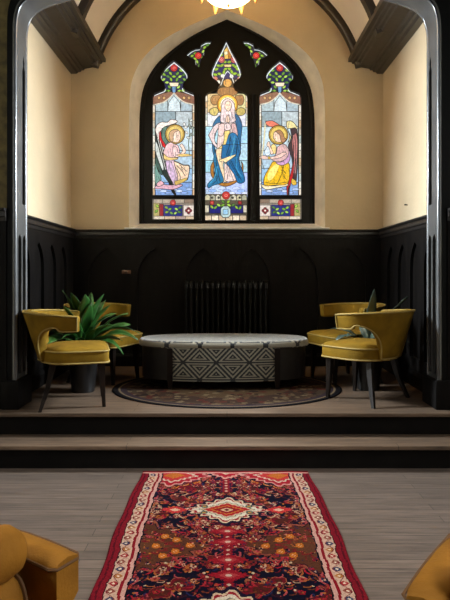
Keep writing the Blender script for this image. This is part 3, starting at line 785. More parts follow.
# ------------------------------------------------------------------ nave side walls with unseen windows added to light the floor
for sg, side, num in ((-1, 'left', 4), (1, 'right', 5)):
    wl = [lancet(y, y + .9, 1.9, 4.2) for y in (-.3, 1.9)]
    o = plate('wall_nave_' + side, [(-2.6, 0), (AB, 0), (AB, 5.4), (-2.6, 5.4)], wl, .3, (lambda s: lambda u, v, w: (s * (3.4 + w), u, v))(sg), M['navewall'])
    S(o, 'plaster %s wall of the room in front of the steps' % side, 'wall')
    for k, L in enumerate(wl):
        wn = empty('window_%d' % (num + 2 * k), (0, 0, 0), 0, 'tall lancet window in the %s wall, %s one' % (side, ['nearer', 'farther'][k]), 'window', kind='structure')
        plate('pane', L, [], .01, (lambda s: lambda u, v, w: (s * (3.4 + .25 + w), u, v))(sg), M['daylight'], wn)
        li = bpy.data.lights.new('daylight', 'AREA'); li.shape = 'RECTANGLE'; li.size = .85; li.size_y = 2.0  # added area light aimed down at the nave floor
        li.energy = 15; li.color = (1.0, .97, .94); li.spread = R(56)
        lo = bpy.data.objects.new('daylight_nave_%s_%d' % (side, k), li); link(lo)
        yy = (.15, 2.2)[k]
        lo.location = (sg * 3.5, yy, 3.0)
        lo.rotation_euler = Vector((-sg, .10 if k else .5, -1.02)).to_track_quat('-Z', 'Y').to_euler()

# ------------------------------------------------------------------ chair (faces local +X)
def lerp(a, b, t): return a + (b - a) * t
def horseshoe(n=61):
    LA = .06; out = []
    arc = .95
    tot = arc + 2 * LA
    for i in range(n):
        s = tot * i / (n - 1)
        out.append((s, tot))
    return out, LA, arc
def shell_pt(s, LA, arc, tot, k):
    w, a = lerp(.275, .365, k), lerp(.205, .335, k)
    if s < LA: x, y, nx, ny = LA - s, -w, 0, -1
    elif s > tot - LA: x, y, nx, ny = s - (tot - LA), w, 0, 1
    else:
        th = -math.pi / 2 - math.pi * (s - LA) / arc
        x, y = a * math.cos(th), w * math.sin(th)
        nx, ny = math.cos(th) / a, math.sin(th) / w; q = math.hypot(nx, ny); nx, ny = nx / q, ny / q
    return x, y, nx, ny
def make_chair(label, group):
    t = empty('horseshoe_chair', (0, 0, 0), 0, label, 'chair', group)
    # seat outline
    ol = []
    for k in range(5): a = R(0 + 90 * k / 4); ol.append((.25 + .05 * math.cos(a), .215 + .05 * math.sin(a)))
    ol += [(.15, .275), (.05, .282)]
    for k in range(0, 17): a = R(90 + 180 * k / 16); ol.append((.22 * math.cos(a), .282 * math.sin(a)))
    ol += [(.05, -.282), (.15, -.275)]
    for k in range(5): a = R(-90 + 90 * k / 4); ol.append((.25 + .05 * math.cos(a), -.215 + .05 * math.sin(a)))
    def ring(s, z): return [((x - .05) * s + .05, y * s, z) for x, y in ol]
    bm = B()
    loops(bm, [ring(.94, .345), ring(.985, .352), ring(1, .365), ring(1, .435), ring(.985, .448), ring(.94, .462), ring(.8, .474), ring(.5, .484), ring(.15, .487)])
    seat = obj('seat', bm, M['mustard'], t, angle=60)
    bm = B()
    for z in (.441, .353): tube(bm, [(x * 1.003, y * 1.003, z) for x, y in ol], .0075, 6, closed=True)
    obj('piping', bm, M['piping'], seat)
    # wrapped back with cantilevered arms
    S_, LA, arc = horseshoe(); rings = []; top_o, top_i, low = [], [], []
    for s, tot in S_:
        q = min(s, tot - s)
        if q < .115: zl = .598
        elif q < .15: zl = lerp(.598, .628, .5 - .5 * math.cos(math.pi * (q - .115) / .035))
        elif q < .37: zl = .36 + .268 * math.sqrt(max(0, 1 - ((q - .15) / .22) ** 2))
        else: zl = .36
        zt = .718 + .027 * math.sin(math.pi * s / tot)
        ro = []
        hh = .034
        zs = [zl + .012 + (zt - zl - .024) * k / 6 for k in range(7)]
        def P(z, off):
            x, y, nx, ny = shell_pt(s, LA, arc, tot, max(0, min(1, (z - .36) / .41)))
            return (x + nx * off, y + ny * off, z)
        ro = [P(z, hh) for z in zs] + [P(zt, hh * .7), P(zt + .004, 0), P(zt, -hh * .7)] + [P(z, -hh) for z in zs[::-1]] + [P(zl, -hh * .7), P(zl, hh * .7)]
        rings.append(ro); top_o.append(P(zt - .004, hh)); top_i.append(P(zt - .004, -hh)); low.append(P(zl + .006, hh))
    def cap(ro, dx, sc):
        c = sum((Vector(p) for p in ro), Vector()) / len(ro)
        return [(c.x + (p[0] - c.x) * sc + dx, c.y + (p[1] - c.y) * sc, c.z + (p[2] - c.z) * (1 - (1 - sc) * .3)) for p in ro]
    rings = [cap(rings[0], .016, .45), cap(rings[0], .011, .85)] + rings + [cap(rings[-1], .011, .85), cap(rings[-1], .016, .45)]
    bm = B(); loops(bm, rings)
    back = obj('back', bm, M['mustard'], t, angle=55)
    bm = B(); 
    tube(bm, top_o, .007, 6); tube(bm, low, .006, 6)
    for a, b in ((0, 0), (-1, -1)):
        tube(bm, [top_o[a], low[b]], .006, 6)
    tube(bm, top_i, .006, 6)
    obj('piping', bm, M['piping'], back)
    for (x0, y0, x1, y1) in ((.245, .195, .262, .205), (.245, -.195, .262, -.205), (-.12, .18, -.21, .275), (-.12, -.18, -.21, -.275)):
        bm = B(); rr = []
        for z, h in ((0, .0125), (.17, .018), (.352, .026)):
            f_ = 1 - z / .352
            f2 = f_ ** 1.4
            cx, cy = lerp(x0, x1, f2), lerp(y0, y1, f2)
            rr.append([(cx - h, cy - h, z), (cx + h, cy - h, z), (cx + h, cy + h, z), (cx - h, cy + h, z)])
        loops(bm, rr); obj('leg', bm, M['darkleg'], t, angle=30)
    return t
GC = 'mustard horseshoe chairs on the platform'
def ang(u): return math.atan2(u[1], u[0])
ch = make_chair('mustard chair at front left of the platform, seen from its side', GC)
ch.location = (-1.262, 4.60, PZ); ch.rotation_euler = (0, 0, R(14))
copy_tree(ch, (1.172, 4.75, PZ), R(180 - 45), 'mustard chair at front right of the platform, its back turned to us')
copy_tree(ch, (-1.215, 5.63, PZ), R(-24), 'mustard chair behind the left potted plant')
copy_tree(ch, (1.17, 5.63, PZ), R(180 + 22), 'mustard chair behind the front right chair, facing the ottoman')

# ------------------------------------------------------------------ ottoman
def tri_pattern(u, v, side=.295, h=.152):
    """concentric triangles on a squashed triangular lattice; True = dark"""
    b = v / h; a = u / side - b * .5
    fa, fb = a - math.floor(a), b - math.floor(b)
    if fa + fb < 1: m = min(fa, fb, 1 - fa - fb)
    else: m = min(1 - fa, 1 - fb, fa + fb - 1)
    return int(m * 3 * 5.0 + .35) % 2 == 0
CR_, DK_ = lin(160, 152, 132), lin(22, 20, 19)
OX, OY = -.03, 5.46
ot = empty('ottoman', (OX, OY, PZ + .005), 0, 'long oval ottoman with a triangle patterned top between the four chairs', 'ottoman')
LX, LY, CS = .80, .385, .47
def oval(k, n=160, s=1.0, dx=0):
    a = 2 * math.pi * k / n
    c, s_ = math.cos(a), math.sin(a)
    e = 2.5
    r = (abs(c) ** e + abs(s_) ** e) ** (-1 / e)
    return ((LX + dx) * c * r * s, (LY + dx) * s_ * r * s)
n = 420
prof = [(1, -.004, .366), (1, .0, .372), (1, .0, .404), (1, -.004, .416), (1, -.012, .424), (1, -.024, .428)] + [(s, -.024, .428 + .010 * (1 - s * s)) for s in [1 - .012 * i for i in range(1, 76)] + [.05]]
V, Q, Cc = [], [], []
for s, dx, z in prof:
    for k in range(n):
        x, y = oval(k, n, s, dx); V.append((x, y, z))
for i in range(len(prof) - 1):
    for k in range(n):
        k2 = (k + 1) % n
        q = (i * n + k, i * n + k2, (i + 1) * n + k2, (i + 1) * n + k); Q.append(q)
        c = np.mean([V[j] for j in q], axis=0)
        if i < 5: u, v = c[0] + .066, c[2] - .243
        else: u, v = c[0] + .066, .185 + (c[1] + LY)
        Cc.append(DK_ if tri_pattern(u, v) else CR_)
cush = attr_mesh('top_cushion', V, Q, np.array(Cc), M['weave'], ot, True)
bm = B(); tube(bm, [(*oval(k, 120, 1, -.008), .367) for k in range(120) if not (abs(oval(k, 120)[0]) < CS)][:0] or [(*oval(k, 120, 1, -.012), .366) for k in range(120)], .005, 6, closed=True); obj('piping', bm, M['leather'], cush)
# patterned centre panels, front and rear
for sg in (-1, 1):
    nu, nv = 240, 90; V, Q, Cc = [], [], []
    for j in range(nv + 1):
        for i in range(nu + 1):
            x = -CS + 2 * CS * i / nu; z = .075 + (.372 - .075) * j / nv
            yy = LY * (1 - (abs(x) / LX) ** 2.5) ** (1 / 2.5) - .001
            V.append((x, sg * yy, z))
    for j in range(nv):
        for i in range(nu):
            Q.append((j * (nu + 1) + i, j * (nu + 1) + i + 1, (j + 1) * (nu + 1) + i + 1, (j + 1) * (nu + 1) + i))
            x = -CS + 2 * CS * (i + .5) / nu; z = .075 + (.297) * (j + .5) / nv
            Cc.append(DK_ if tri_pattern(x + .066, z - .243) else CR_)
    attr_mesh('side_panel', V, Q, np.array(Cc), M['weave'], ot, True)
bm = B()
loops(bm, [[(*oval(k, 96, .965), z) for k in range(96)] for z in (.075, .368)]); obj('base_body', bm, M['leather'], ot)
for sx in (-1, 1):
    for sy in (-1, 1):
        bm = B(); rr = []
        yb = sy * (LY * (1 - (CS / LX) ** 2.5) ** .4 - .012)
        for z, h in ((0, .016), (.08, .024), (.366, .024)):
            cx, cy = sx * (CS + .01), yb
            rr.append([(cx - h, cy - h, z), (cx + h, cy - h, z), (cx + h, cy + h, z), (cx - h, cy + h, z)])
        loops(bm, rr); obj('leg', bm, M['darkleg'], ot, angle=30)

# ------------------------------------------------------------------ oval rug under the ottoman
RX, RY, RD = 1.035, .84, 5.23
rg = random.Random(8)
spots = [(rg.uniform(-1, 1), rg.uniform(-1, 1), rg.uniform(.015, .035), rg.choice([(80, 66, 48), (66, 30, 24), (34, 24, 22), (90, 76, 56), (70, 48, 34)])) for _ in range(900)]
SP = np.array([(a, b, c) for a, b, c, _ in spots])
def oval_rug_col(x, y):
    r = math.hypot(x / RX, y / RY)
    if r > .955: return (18, 16, 18)
    if r > .93: return (104, 88, 68)
    if r > .88: return (46, 36, 40)
    d2 = (SP[:, 0] * RX - x) ** 2 + (SP[:, 1] * RY - y) ** 2
    i = int(np.argmin(d2 - SP[:, 2] ** 2))
    if d2[i] < SP[i, 2] ** 2: return spots[i][3]
    return (66, 50, 34) if r < .55 else (58, 46, 35) if r > .8 else (48, 34, 27)
n, m_ = 220, 56
V = [(0, 0, .005)]; Q = []; Cc = []
for i in range(1, m_ + 1):
    for k in range(n):
        a = 2 * math.pi * k / n; V.append((RX * i / m_ * math.cos(a), RY * i / m_ * math.sin(a), .005))
for k in range(n): a = 2 * math.pi * k / n; V.append((RX * math.cos(a), RY * math.sin(a), 0))
for i in range(1, m_ + 1):
    for k in range(n):
        k2 = (k + 1) % n; a_, b_ = 1 + (i - 1) * n, 1 + i * n
        Q.append((a_ + k, a_ + k2, b_ + k2, b_ + k))
        rr = (i + .5) / m_; a = 2 * math.pi * (k + .5) / n
        Cc.append(lin(*oval_rug_col(RX * rr * math.cos(a), RY * rr * math.sin(a))))
for k in range(n):
    k2 = (k + 1) % n; 
    if k % 2 == 0: Q.append((0, 1 + k, 1 + k2, 1 + (k + 2) % n)); Cc.append(lin(112, 84, 60))
o = attr_mesh('oval_rug', V, Q, np.array(Cc), M['rug']); o.location = (-.0, RD, PZ)
props(o, 'round brown patterned rug with a dark rim under the ottoman', 'rug')

# ------------------------------------------------------------------ red runner rug (knotted cell by cell)
CELL = .005
RW, Y0, Y1 = 1.19, 1.55, 3.955
NX, NY = int(RW / CELL), int((Y1 - Y0) / CELL)
IMG = np.zeros((NY, NX, 3))
GX, GY = np.meshgrid((np.arange(NX) + .5) * CELL - RW / 2, Y0 + (np.arange(NY) + .5) * CELL)
def paint(mask, col): IMG[mask] = np.array(lin(*col)) ** 1.12 * .62
def disc(cx, cy, rx, ry, col): paint(((GX - cx) / rx) ** 2 + ((GY - cy) / ry) ** 2 < 1, col)
def dia(cx, cy, rx, ry, col, lob=0.0):
    t = np.abs(GX - cx) / rx + np.abs(GY - cy) / ry
    if lob: t = t + lob * np.sin(np.arctan2((GY - cy) / ry, (GX - cx) / rx) * 16)
    paint(t < 1, col)
paint(GX < 9, (22, 18, 38))
fld = np.sin(GX * 17 + 2.2 * np.sin(GY * 9)) * np.sin((GY - 3.30) * 13) + .5 * np.cos(GX * 41) * np.cos((GY - 3.3) * 37)
paint(fld > .35, (112, 22, 38)); paint(fld > .75, (86, 40, 34)); paint(np.abs(fld - .35) < .05, (150, 92, 66))
rr = random.Random(21)
PAL = [(160, 34, 48), (132, 26, 42), (165, 48, 56), (112, 58, 38), (168, 100, 52), (190, 160, 132), (92, 30, 38), (46, 46, 84), (138, 76, 54), (176, 84, 86), (120, 22, 38), (60, 26, 40)]
def sym(fn, cx, cy, *a):
    for yy in {cy, 2 * 3.30 - cy}:
        fn(cx, yy, *a); fn(-cx, yy, *a)
def blossom(cx, cy, r):
    a, b, c = rr.sample(PAL, 3)
    for yy in (cy, 2 * 3.30 - cy):
        for xx in (cx, -cx):
            disc(xx, yy, r, r * 1.15, a)
            for k in range(5):
                t = k * 1.2566 + .4
                disc(xx + r * .95 * math.cos(t), yy + r * .95 * math.sin(t), r * .42, r * .42, b)
            disc(xx, yy, r * .45, r * .5, c)
def dash(cx, cy, L, th, w, col):
    for yy, s in ((cy, 1), (2 * 3.30 - cy, -1)):
        for xx, q in ((cx, 1), (-cx, -1)):
            t = th if s * q > 0 else -th
            u = (GX - xx) * math.cos(t) + (GY - yy) * math.sin(t); v = -(GX - xx) * math.sin(t) + (GY - yy) * math.cos(t)
            paint((np.abs(u) < L) & (np.abs(v - .35 * u * u / L) < w), col)
# brown side cartouches
for cy in (2.86, 1.95):
    for sx in (-1, 1):
        for rx, ry, col in ((.40, .30, (150, 84, 66)), (.375, .275, (40, 24, 36)), (.36, .262, (96, 58, 42)), (.20, .14, (124, 40, 40)), (.17, .115, (104, 66, 46))):
            dia(sx * .44, cy, rx, ry, col, .10)
base = IMG.copy()
for _ in range(330): blossom(rr.uniform(0, .46), rr.uniform(1.5, 3.35) if rr.random() < .6 else rr.uniform(3.3, 4), rr.uniform(.009, .019))
for _ in range(560): dash(rr.uniform(0, .46), rr.uniform(1.5, 3.4), rr.uniform(.010, .030), rr.uniform(-1.5, 1.5), rr.uniform(.003, .0055), rr.choice(PAL))
for _ in range(260): sym(disc, rr.uniform(0, .46), rr.uniform(1.5, 3.4), .007, .008, rr.choice([(206, 180, 150), (180, 110, 50), (24, 20, 44), (24, 20, 44)]))
# keep the brown cartouches readable
mk = np.zeros((NY, NX), bool)
for cy in (2.86, 1.95):
    for sx in (-1, 1):
        t = np.abs(GX - sx * .44) / .36 + np.abs(GY - cy) / .262
        mk |= (t < 1)
h_ = np.random.RandomState(3).rand(NY // 5 + 1, NX // 5 + 1).repeat(5, 0).repeat(5, 1)[:NY, :NX]
IMG[mk & (h_ < .62)] = base[mk & (h_ < .62)]
for cy in (2.86, 1.95):
    for sx in (-1, 1):
        for dx, dy in ((.10, .0), (.2, .06), (.2, -.06), (.27, .0), (.14, .1), (.14, -.1)):
            X_, Y_ = sx * (.46 - dx), cy + dy
            disc(X_, Y_, .022, .026, (190, 112, 40)); disc(X_, Y_, .009, .011, (216, 190, 160))
            dash(abs(X_), Y_, .03, .8, .005, (200, 120, 44))
# red spine with cream chain
for y in np.arange(1.6, 3.9, .045):
    if abs(y - 3.30) > .24 and abs(y - 2.28) > .2:
        dia(0, y, .045, .03, (140, 26, 40)); disc(0, y, .010, .009, (200, 172, 150))
        disc(-.028, y, .007, .008, (40, 30, 60)); disc(.028, y, .007, .008, (40, 30, 60))
for cy in (2.58, 2.72, 2.90, 3.02):
    dia(0, cy, .10, .05, (150, 30, 44), .1); dia(0, cy, .05, .03, (176, 70, 72), .1); disc(0, cy, .014, .011, (206, 182, 160))
# cream edged medallions
for cy in (3.30, 2.28):
    for rx, ry, col, lb in ((.34, .29, (34, 24, 48), .06), (.30, .25, (214, 190, 160), .09), (.275, .225, (158, 34, 48), .09), (.25, .205, (216, 206, 184), .05), (.205, .165, (120, 120, 110), .05),
                            (.19, .155, (206, 182, 150), .08), (.165, .13, (176, 40, 48), .05), (.12, .09, (190, 120, 56), .08), (.10, .075, (150, 30, 44), .05), (.05, .04, (206, 176, 140), 0), (.025, .02, (110, 24, 40), 0)):
        dia(0, cy, rx * .82, ry * .72, col, lb)
    for dx in (-.13, .13):
        for dy in (-.042, .042): disc(dx, cy + dy, .022, .02, (90, 104, 90)); disc(dx, cy + dy, .01, .009, (190, 140, 60))
    for dx in (-.3, .3): dia(dx, cy, .08, .05, (196, 60, 60), .1); dia(dx, cy, .035, .02, (220, 190, 160))
# pointed corner pieces at the far end
for sx in (-1, 1):
    for rx, ry, col in ((.26, .20, (206, 150, 140)), (.235, .178, (166, 36, 50)), (.17, .13, (206, 186, 166)), (.145, .11, (190, 60, 60)), (.08, .06, (190, 110, 50))): dia(sx * .36, 3.86, rx, ry, col, .08)
dia(0, 3.93, .16, .14, (206, 150, 136), .08); dia(0, 3.93, .13, .11, (170, 40, 54), .08); dia(0, 3.93, .06, .05, (206, 180, 150))
# borders
ax = RW / 2 - np.abs(GX)
wob = .003 * np.sin(GY * 31) + .002 * np.sin(GY * 73)
ax = ax + wob
paint(ax < .158, (18, 15, 32)); paint(ax < .150, (206, 160, 146)); paint(ax < .132, (140, 24, 40)); paint(ax < .118, (206, 172, 150))
ph = (GY / .062) % 1.0
bc = ax - .087
mot = (np.abs(bc) / .024 + np.abs(ph - .5) / .36) < 1
pal3 = [(166, 50, 56), (176, 116, 60), (60, 66, 96), (150, 84, 70)]
kk = (np.floor(GY / .062)).astype(int)
for i, c in enumerate(pal3): paint((ax < .116) & mot & (kk % 4 == i), c)
paint((ax < .116) & ((np.abs(bc) / .009 + np.abs(ph - .5) / .14) < 1), (230, 210, 186))
paint((ax < .116) & (np.abs(bc - .018 * np.sin(GY / .062 * math.pi)) < .003), (120, 40, 50))
paint((ax < .061), (70, 18, 34)); paint(ax < .055, (132, 30, 44)); paint((ax < .032) & (ax > .024), (92, 20, 34)); paint(ax < .008, (100, 22, 36))
far = Y1 - GY
paint((far < .05) & (far > .03), (206, 150, 136)); paint(far < .03, (158, 30, 46)); paint((far < .016) & (far > .010), (60, 18, 34))
ii = np.arange(NX + 1); jj = np.arange(NY + 1)
vx, vy = np.meshgrid(ii * CELL - RW / 2, Y0 + jj * CELL)
wav = (.008 * np.sin(vy * 4.1 + 1) + .004 * np.sin(vy * 11)) * np.sign(vx) * (np.abs(vx) / (RW / 2))
vx2 = vx * (1.0 - .012 * (vy - 2.4)) + wav + .012 * (3.2 - vy)
vz = .009 + .0015 * np.sin(vx * 23 + vy * 9) * np.clip((RW / 2 - np.abs(vx)) / .1, 0, 1)
edge = np.zeros_like(vz, bool); edge[0, :] = edge[-1, :] = True; edge[:, 0] = edge[:, -1] = True
vz = np.where(edge, .0, vz)
V = np.stack([vx2.ravel(), vy.ravel(), vz.ravel()], 1)
a = (np.arange(NY)[:, None] * (NX + 1) + np.arange(NX)[None, :]).ravel()
Q = np.stack([a, a + 1, a + NX + 2, a + NX + 1], 1)
o = attr_mesh('runner_rug', V, Q, IMG.reshape(-1, 3), M['rug'], smooth=True)
props(o, 'long red and navy Persian runner rug lying below the steps', 'rug')

# ------------------------------------------------------------------ potted plants
def leaf_mesh(bm, base, az, L, w, rise, droop, twist=0.0, seg=10):
    """a broad blade that climbs, then arches over"""
    p = Vector(base); d = Vector((math.cos(az), math.sin(az), 0)); side = Vector((-math.sin(az), math.cos(az), 0))
    el = rise; rows = []
    for i in range(seg + 1):
        t = i / seg
        stem = .28
        if t < stem: ww = .004
        else:
            q = (t - stem) / (1 - stem); ww = .004 + w * (math.sin(math.pi * q ** .8) ** .85 if 0 < q < 1 else 0)
        sd = (side * math.cos(twist * t) + Vector((0, 0, 1)) * math.sin(twist * t))
        up = Vector((0, 0, 1)) * ww * .28
        wv = .006 * math.sin(t * 14 + az * 3)
        rows.append([p + sd * ww + up + Vector((0, 0, wv)), p + sd * ww * .5 + up * .3, p.copy(), p - sd * ww * .5 + up * .3, p - sd * ww + up - Vector((0, 0, wv))])
        p = p + (d * math.cos(el) + Vector((0, 0, 1)) * math.sin(el)) * (L / seg)
        el -= droop / seg
    loops(bm, rows, close=False)
def plant(name, x, y, label, leaves, lm, ph=.34, pr=.135):
    t = empty(name, (x, y, PZ), 0, label, 'plant', 'potted plants between the chairs')
    bm = B(); lathe(bm, [(pr * .72, 0), (pr * .74, .012), (pr * .95, ph * .8), (pr, ph - .03), (pr * 1.06, ph - .03), (pr * 1.06, ph), (pr * .93, ph), (pr * .9, ph - .04)], 36)
    obj('pot', bm, M['pot'], t)
    bm = B(); lathe(bm, [(pr * .88, ph - .045), (pr * .85, ph - .03), (pr * .4, ph - .02), (.01, ph - .018)], 24); obj('soil', bm, M['soil'], t)
    bm = B()
    for l in leaves: leaf_mesh(bm, (rl.uniform(-.03, .03), rl.uniform(-.03, .03), ph - .03), *l)
    o = obj('foliage', bm, lm, t, angle=80)
    sd = o.modifiers.new('thickness', 'SOLIDIFY'); sd.thickness = .0015
    return t
rl = random.Random(5)
Lv = []
for (az, L, w, ri, dr) in [(185, .62, .06, 84, 30), (240, .60, .07, 84, 30), (290, .58, .072, 82, 22), (330, .62, .065, 80, 34), (355, .56, .06, 72, 60), (15, .50, .055, 66, 70),
                           (90, .62, .06, 84, 40), (140, .56, .055, 80, 60), (180, .56, .055, 74, 70), (320, .54, .06, 66, 70), (345, .60, .05, 60, 95), (270, .50, .06, 70, 60),
                           (215, .62, .055, 86, 30), (5, .62, .05, 66, 100), (60, .58, .055, 82, 50), (310, .50, .06, 84, 30), (350, .46, .06, 56, 80), (200, .48, .05, 66, 80)]:
    Lv.append((R(az), L, w, R(ri), R(dr), rl.uniform(-.5, .5)))
for k in range(26):
    Lv.append((R(rl.uniform(180, 400)), rl.uniform(.30, .56), rl.uniform(.026, .044), R(rl.uniform(58, 88)), R(rl.uniform(40, 120)), rl.uniform(-.8, .8)))
plant('potted_plant', -1.27, 5.06, 'bushy broad leaved green plant in a black pot between the left chairs', Lv, M['leaf'])
Lv = []
for (az, L, w, ri, dr) in [(290, .60, .050, 84, 8), (315, .66, .045, 68, 30), (230, .42, .05, 70, 90), (200, .40, .05, 74, 110), (225, .38, .045, 66, 110), (90, .46, .045, 80, 60), (300, .36, .045, 66, 90), (150, .46, .045, 66, 80), (60, .42, .04, 66, 80), (340, .40, .04, 60, 90)]:
    Lv.append((R(az), L, w, R(ri), R(dr), rl.uniform(-.3, .3)))
plant('potted_plant', 1.27, 5.16, 'sparse grey green plant in a black pot behind the front right chair', Lv, M['leaf2'])

# ------------------------------------------------------------------ radiator
rd = empty('radiator', (-.01, 6.36, PZ), 0, 'dark cast iron column radiator against the panelling under the window', 'radiator')
bm = B()
for y in (-.045, .0, .045): tube(bm, [(0, y, .10), (0, y, .90)], .015, 8)
tube(bm, [(0, -.06, .88), (0, -.05, .925), (0, 0, .945), (0, .05, .925), (0, .06, .88)], .021, 8); tube(bm, [(0, -.06, .12), (0, 0, .09), (0, .06, .12)], .021, 8)
s0 = obj('section', bm, M['iron'], rd); NS = 16
for i in range(NS):
    s = s0 if i == 0 else s0.copy()
    if i: C.objects.link(s); s.parent = rd
    s.location = (-.44 + .88 * i / (NS - 1), 0, 0)
for xx in (-.44, .44):
    bm = B(); box(bm, xx - .02, xx + .02, -.06, .06, 0, .10, .006); obj('foot', bm, M['iron'], rd)
bm = B(); tube(bm, [(.46, 0, .11), (.53, 0, .11), (.54, 0, .09), (.54, 0, 0)], .013, 8); obj('pipe', bm, M['iron'], rd)

# ------------------------------------------------------------------ small wall fittings
X, Z = px(127, 272, D)
e = empty('wall_plate', (X, D - .038, Z), 0, 'small brown plate on the dark panelling left of the radiator', 'wall plate')
bm = B(); box(bm, -.05, .05, -.012, 0, -.02, .02, .004); obj('cover', bm, M['brown'], e)
bm = B(); box(bm, -.012, .012, -.017, -.010, -.008, .008, .002); obj('switch', bm, M['trim'], e)
yN = W * F / (407.5 - CX); zN = H + (CY - 205) * yN / F
bm = B(); tube(bm, [(W, yN, zN), (W - .022, yN, zN + .004)], .005, 8); lathe(bm, [(.009, zN - .004), (.009, zN + .008)], 8, (W - .022, yN))
o = obj('nail', bm, M['iron']); props(o, 'small dark nail in the right side wall above the dado cap', 'nail')

# ------------------------------------------------------------------ pendant lamp
LXp, LYp, LZ = (228.5 - CX) * 5.35 / F, 5.35, H + (CY - 4) * 5.35 / F
lp = empty('pendant_lamp', (LXp, LYp, LZ), 0, 'lit glass bowl lamp hanging from the vault in front of the window', 'lamp')
top = VZ + VR - LZ
bm = B(); pr = []
for i in range(13):
    a = R(90 * i / 12); pr.append((max(.004, .235 * math.sin(a)), .125 * (1 - math.cos(a))))
lathe(bm, pr + [(.228, .125)] + [(max(.004, r - .008), z + .008) for r, z in pr[::-1][1:]], 40); obj('bowl', bm, M['lampglass'], lp)
bm = B(); tube(bm, [(.245 * math.cos(2 * math.pi * k / 48), .245 * math.sin(2 * math.pi * k / 48), .128) for k in range(48)], .014, 8, closed=True); ringo = obj('rim', bm, M['brass'], lp)
for k in range(6):
    a = R(60 * k); cx, cy = .255 * math.cos(a), .255 * math.sin(a)
    bm = B(); lathe(bm, [(.003, -.075), (.008, -.07), (.012, -.05), (.02, -.02), (.024, .02), (.03, .035), (.012, .045), (.012, .128), (.004, .13)], 14, (cx, cy)); 
    for v in bm.verts: v.co.z = .13 + (v.co.z + .045 - .13) * .78
    f = obj('finial', bm, M['amberglass'], lp)
    bm = B(); lathe(bm, [(.003, .155), (.028, .160), (.030, .175), (.004, .18)], 14, (cx, cy)); obj('finial_cap', bm, M['brass'], f)
for k in range(3):
    a = R(120 * k + 30); bm = B(); tube(bm, [(.245 * math.cos(a), .245 * math.sin(a), .13), (.03 * math.cos(a), .03 * math.sin(a), top - .2)], .006, 6); obj('chain', bm, M['brass'], lp)
bm = B(); lathe(bm, [(.035, top - .22), (.04, top - .2), (.012, top - .18), (.012, top - .05), (.07, top - .03), (.08, top - .002), (.01, top)], 20); obj('canopy', bm, M['brass'], lp)
bm = B(); lathe(bm, [(.004, -.03), (.014, -.022), (.016, -.01), (.008, .0), (.004, .002)], 14); obj('boss', bm, M['brass'], lp)

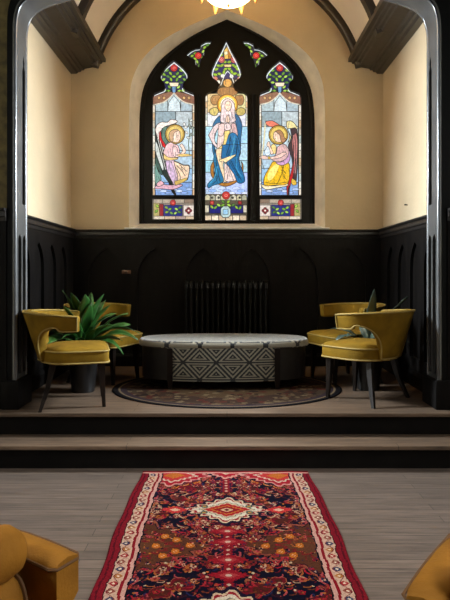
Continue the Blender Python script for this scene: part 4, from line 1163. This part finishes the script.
# ------------------------------------------------------------------ near armchairs (face local +X)
def make_armchair(label, group):
    t = empty('armchair', (0, 0, 0), 0, label, 'armchair', group)
    bm = B(); box(bm, -.14, .36, -.27, .22, .30, .44, .035, 4); st = obj('seat_cushion', bm, M['amber'], t, angle=60)
    bm = B(); box(bm, -.22, .34, -.30, .27, .17, .30, .015, 2); obj('frame', bm, M['amber'], t, angle=60)
    # backrest: padded slab under a fat roll
    prof = [(.055, .40), (.07, .46), (.06, .53), (.035, .585), (-.02, .60), (-.12, .60), (-.16, .55), (-.18, .30), (-.05, .30)]
    prof = smooth_path(prof + [prof[0]], 4)[:-1]
    def bring(y, s): return [((x + .1) * s - .1, y, (z - .45) * s + .45) for x, z in prof]
    bm = B(); loops(bm, [bring(-.29, .86), bring(-.275, .97), bring(-.25, 1), bring(.165, 1), bring(.188, .97), bring(.2, .86)])
    bk_ = obj('backrest', bm, M['amber'], t, angle=60)
    bm = B(); tube(bm, [((x + .1) * .985 - .1, .186, (z - .45) * .985 + .45) for x, z in prof], .006, 6, closed=True); obj('piping', bm, M['amberpipe'], bk_)
    bm = B(); rr_ = []
    for y, r in ((-.30, .02), (-.29, .05), (-.26, .068), (.15, .068), (.185, .062), (.205, .045), (.212, .015)):
        rr_.append([(-.005 + r * math.cos(2 * math.pi * k / 20), y, .655 + r * math.sin(2 * math.pi * k / 20)) for k in range(20)])
    loops(bm, rr_); obj('head_roll', bm, M['amber'], t, angle=60)
    for sg in (1, -1):
        y0, y1 = (.215, .315) if sg > 0 else (-.395, -.295)
        bm = B()
        nseg = 8; rr_ = []
        for i in range(nseg + 1):
            x = -.28 + .40 * i / nseg; z1 = .622 + .010 * math.sin(math.pi * i / nseg) + .002 * (1 - i / nseg); z0 = .51
            ins = .012 if i in (0, nseg) else 0
            b_ = .016
            rr_.append([(x, y0 + ins, z0 + b_), (x, y0 + ins, z1 - b_ * .5), (x, y0 + b_, z1 + .002), (x, (y0 + y1) / 2, z1 + .009), (x, y1 - b_, z1 + .002), (x, y1 - ins, z1 - b_ * .5), (x, y1 - ins, z0 + b_), (x, y1 - b_ - ins, z0), (x, y0 + b_ + ins, z0)])
        loops(bm, rr_); am = obj('arm', bm, M['amber'], t, angle=50)
        pth = [(-.27, y0, .618), (-.08, y0, .624), (.0, y0, .622), (.105, y0, .614), (.119, y0 + .014, .612), (.119, y1 - .014, .612), (.105, y1, .614), (.0, y1, .622), (-.08, y1, .624), (-.27, y1, .618)]
        bm = B(); tube(bm, pth, .0048, 6); obj('piping', bm, M['amberpipe'], am)
        bm = B(); box(bm, -.26, .02, y0 + .02, y1 - .02, .20, .51, .012, 2); obj('arm_support', bm, M['amber'], t, angle=60)
    for x, y in ((.30, .23), (.30, -.26), (-.19, .23), (-.19, -.26)):
        bm = B(); loops(bm, [[(x - h, y - h, z), (x + h, y - h, z), (x + h, y + h, z), (x - h, y + h, z)] for z, h in ((0, .014), (.175, .024))]); obj('leg', bm, M['darkleg'], t, angle=30)
    return t
GA = 'amber armchairs in the foreground'
ac = make_armchair('amber velvet armchair at the bottom left of the photo, left of the runner', GA)
def place(o, tip, tipl, rz):
    c, s = math.cos(rz), math.sin(rz)
    o.location = (tip[0] - (tipl[0] * c - tipl[1] * s), tip[1] - (tipl[0] * s + tipl[1] * c), 0); o.rotation_euler = (0, 0, rz)
place(ac, (-.412, 1.483), (.12, .265), R(-30))
ar2 = copy_tree(ac, (0, 0, 0), 0, 'amber velvet armchair corner at the bottom right of the photo, right of the runner')
place(ar2, (.402, 1.325), (.12, -.395), R(180 + 53))

# ------------------------------------------------------------------ light, camera, view
w = bpy.data.worlds.new('World'); bpy.context.scene.world = w; w.use_nodes = True
bg = w.node_tree.nodes['Background']; bg.inputs['Color'].default_value = (1.0, .93, .82, 1); bg.inputs['Strength'].default_value = .012
cam = bpy.data.cameras.new('Camera'); co = bpy.data.objects.new('Camera', cam); link(co)
co.location = (0, 0, H); co.rotation_euler = (R(90), 0, 0)
cam.sensor_width = 36; cam.sensor_fit = 'AUTO'; cam.lens = F / 600 * 36
cam.shift_x = -(CX - 225) / 600; cam.shift_y = -(300 - CY) / 600
cam.clip_start = .05
sc = bpy.context.scene; sc.camera = co
sc.view_settings.view_transform = 'Standard'; sc.view_settings.look = 'None'
sc.view_settings.exposure = 0; sc.view_settings.gamma = 1; sc.view_settings.use_curve_mapping = False
sc.cycles.use_denoising = True
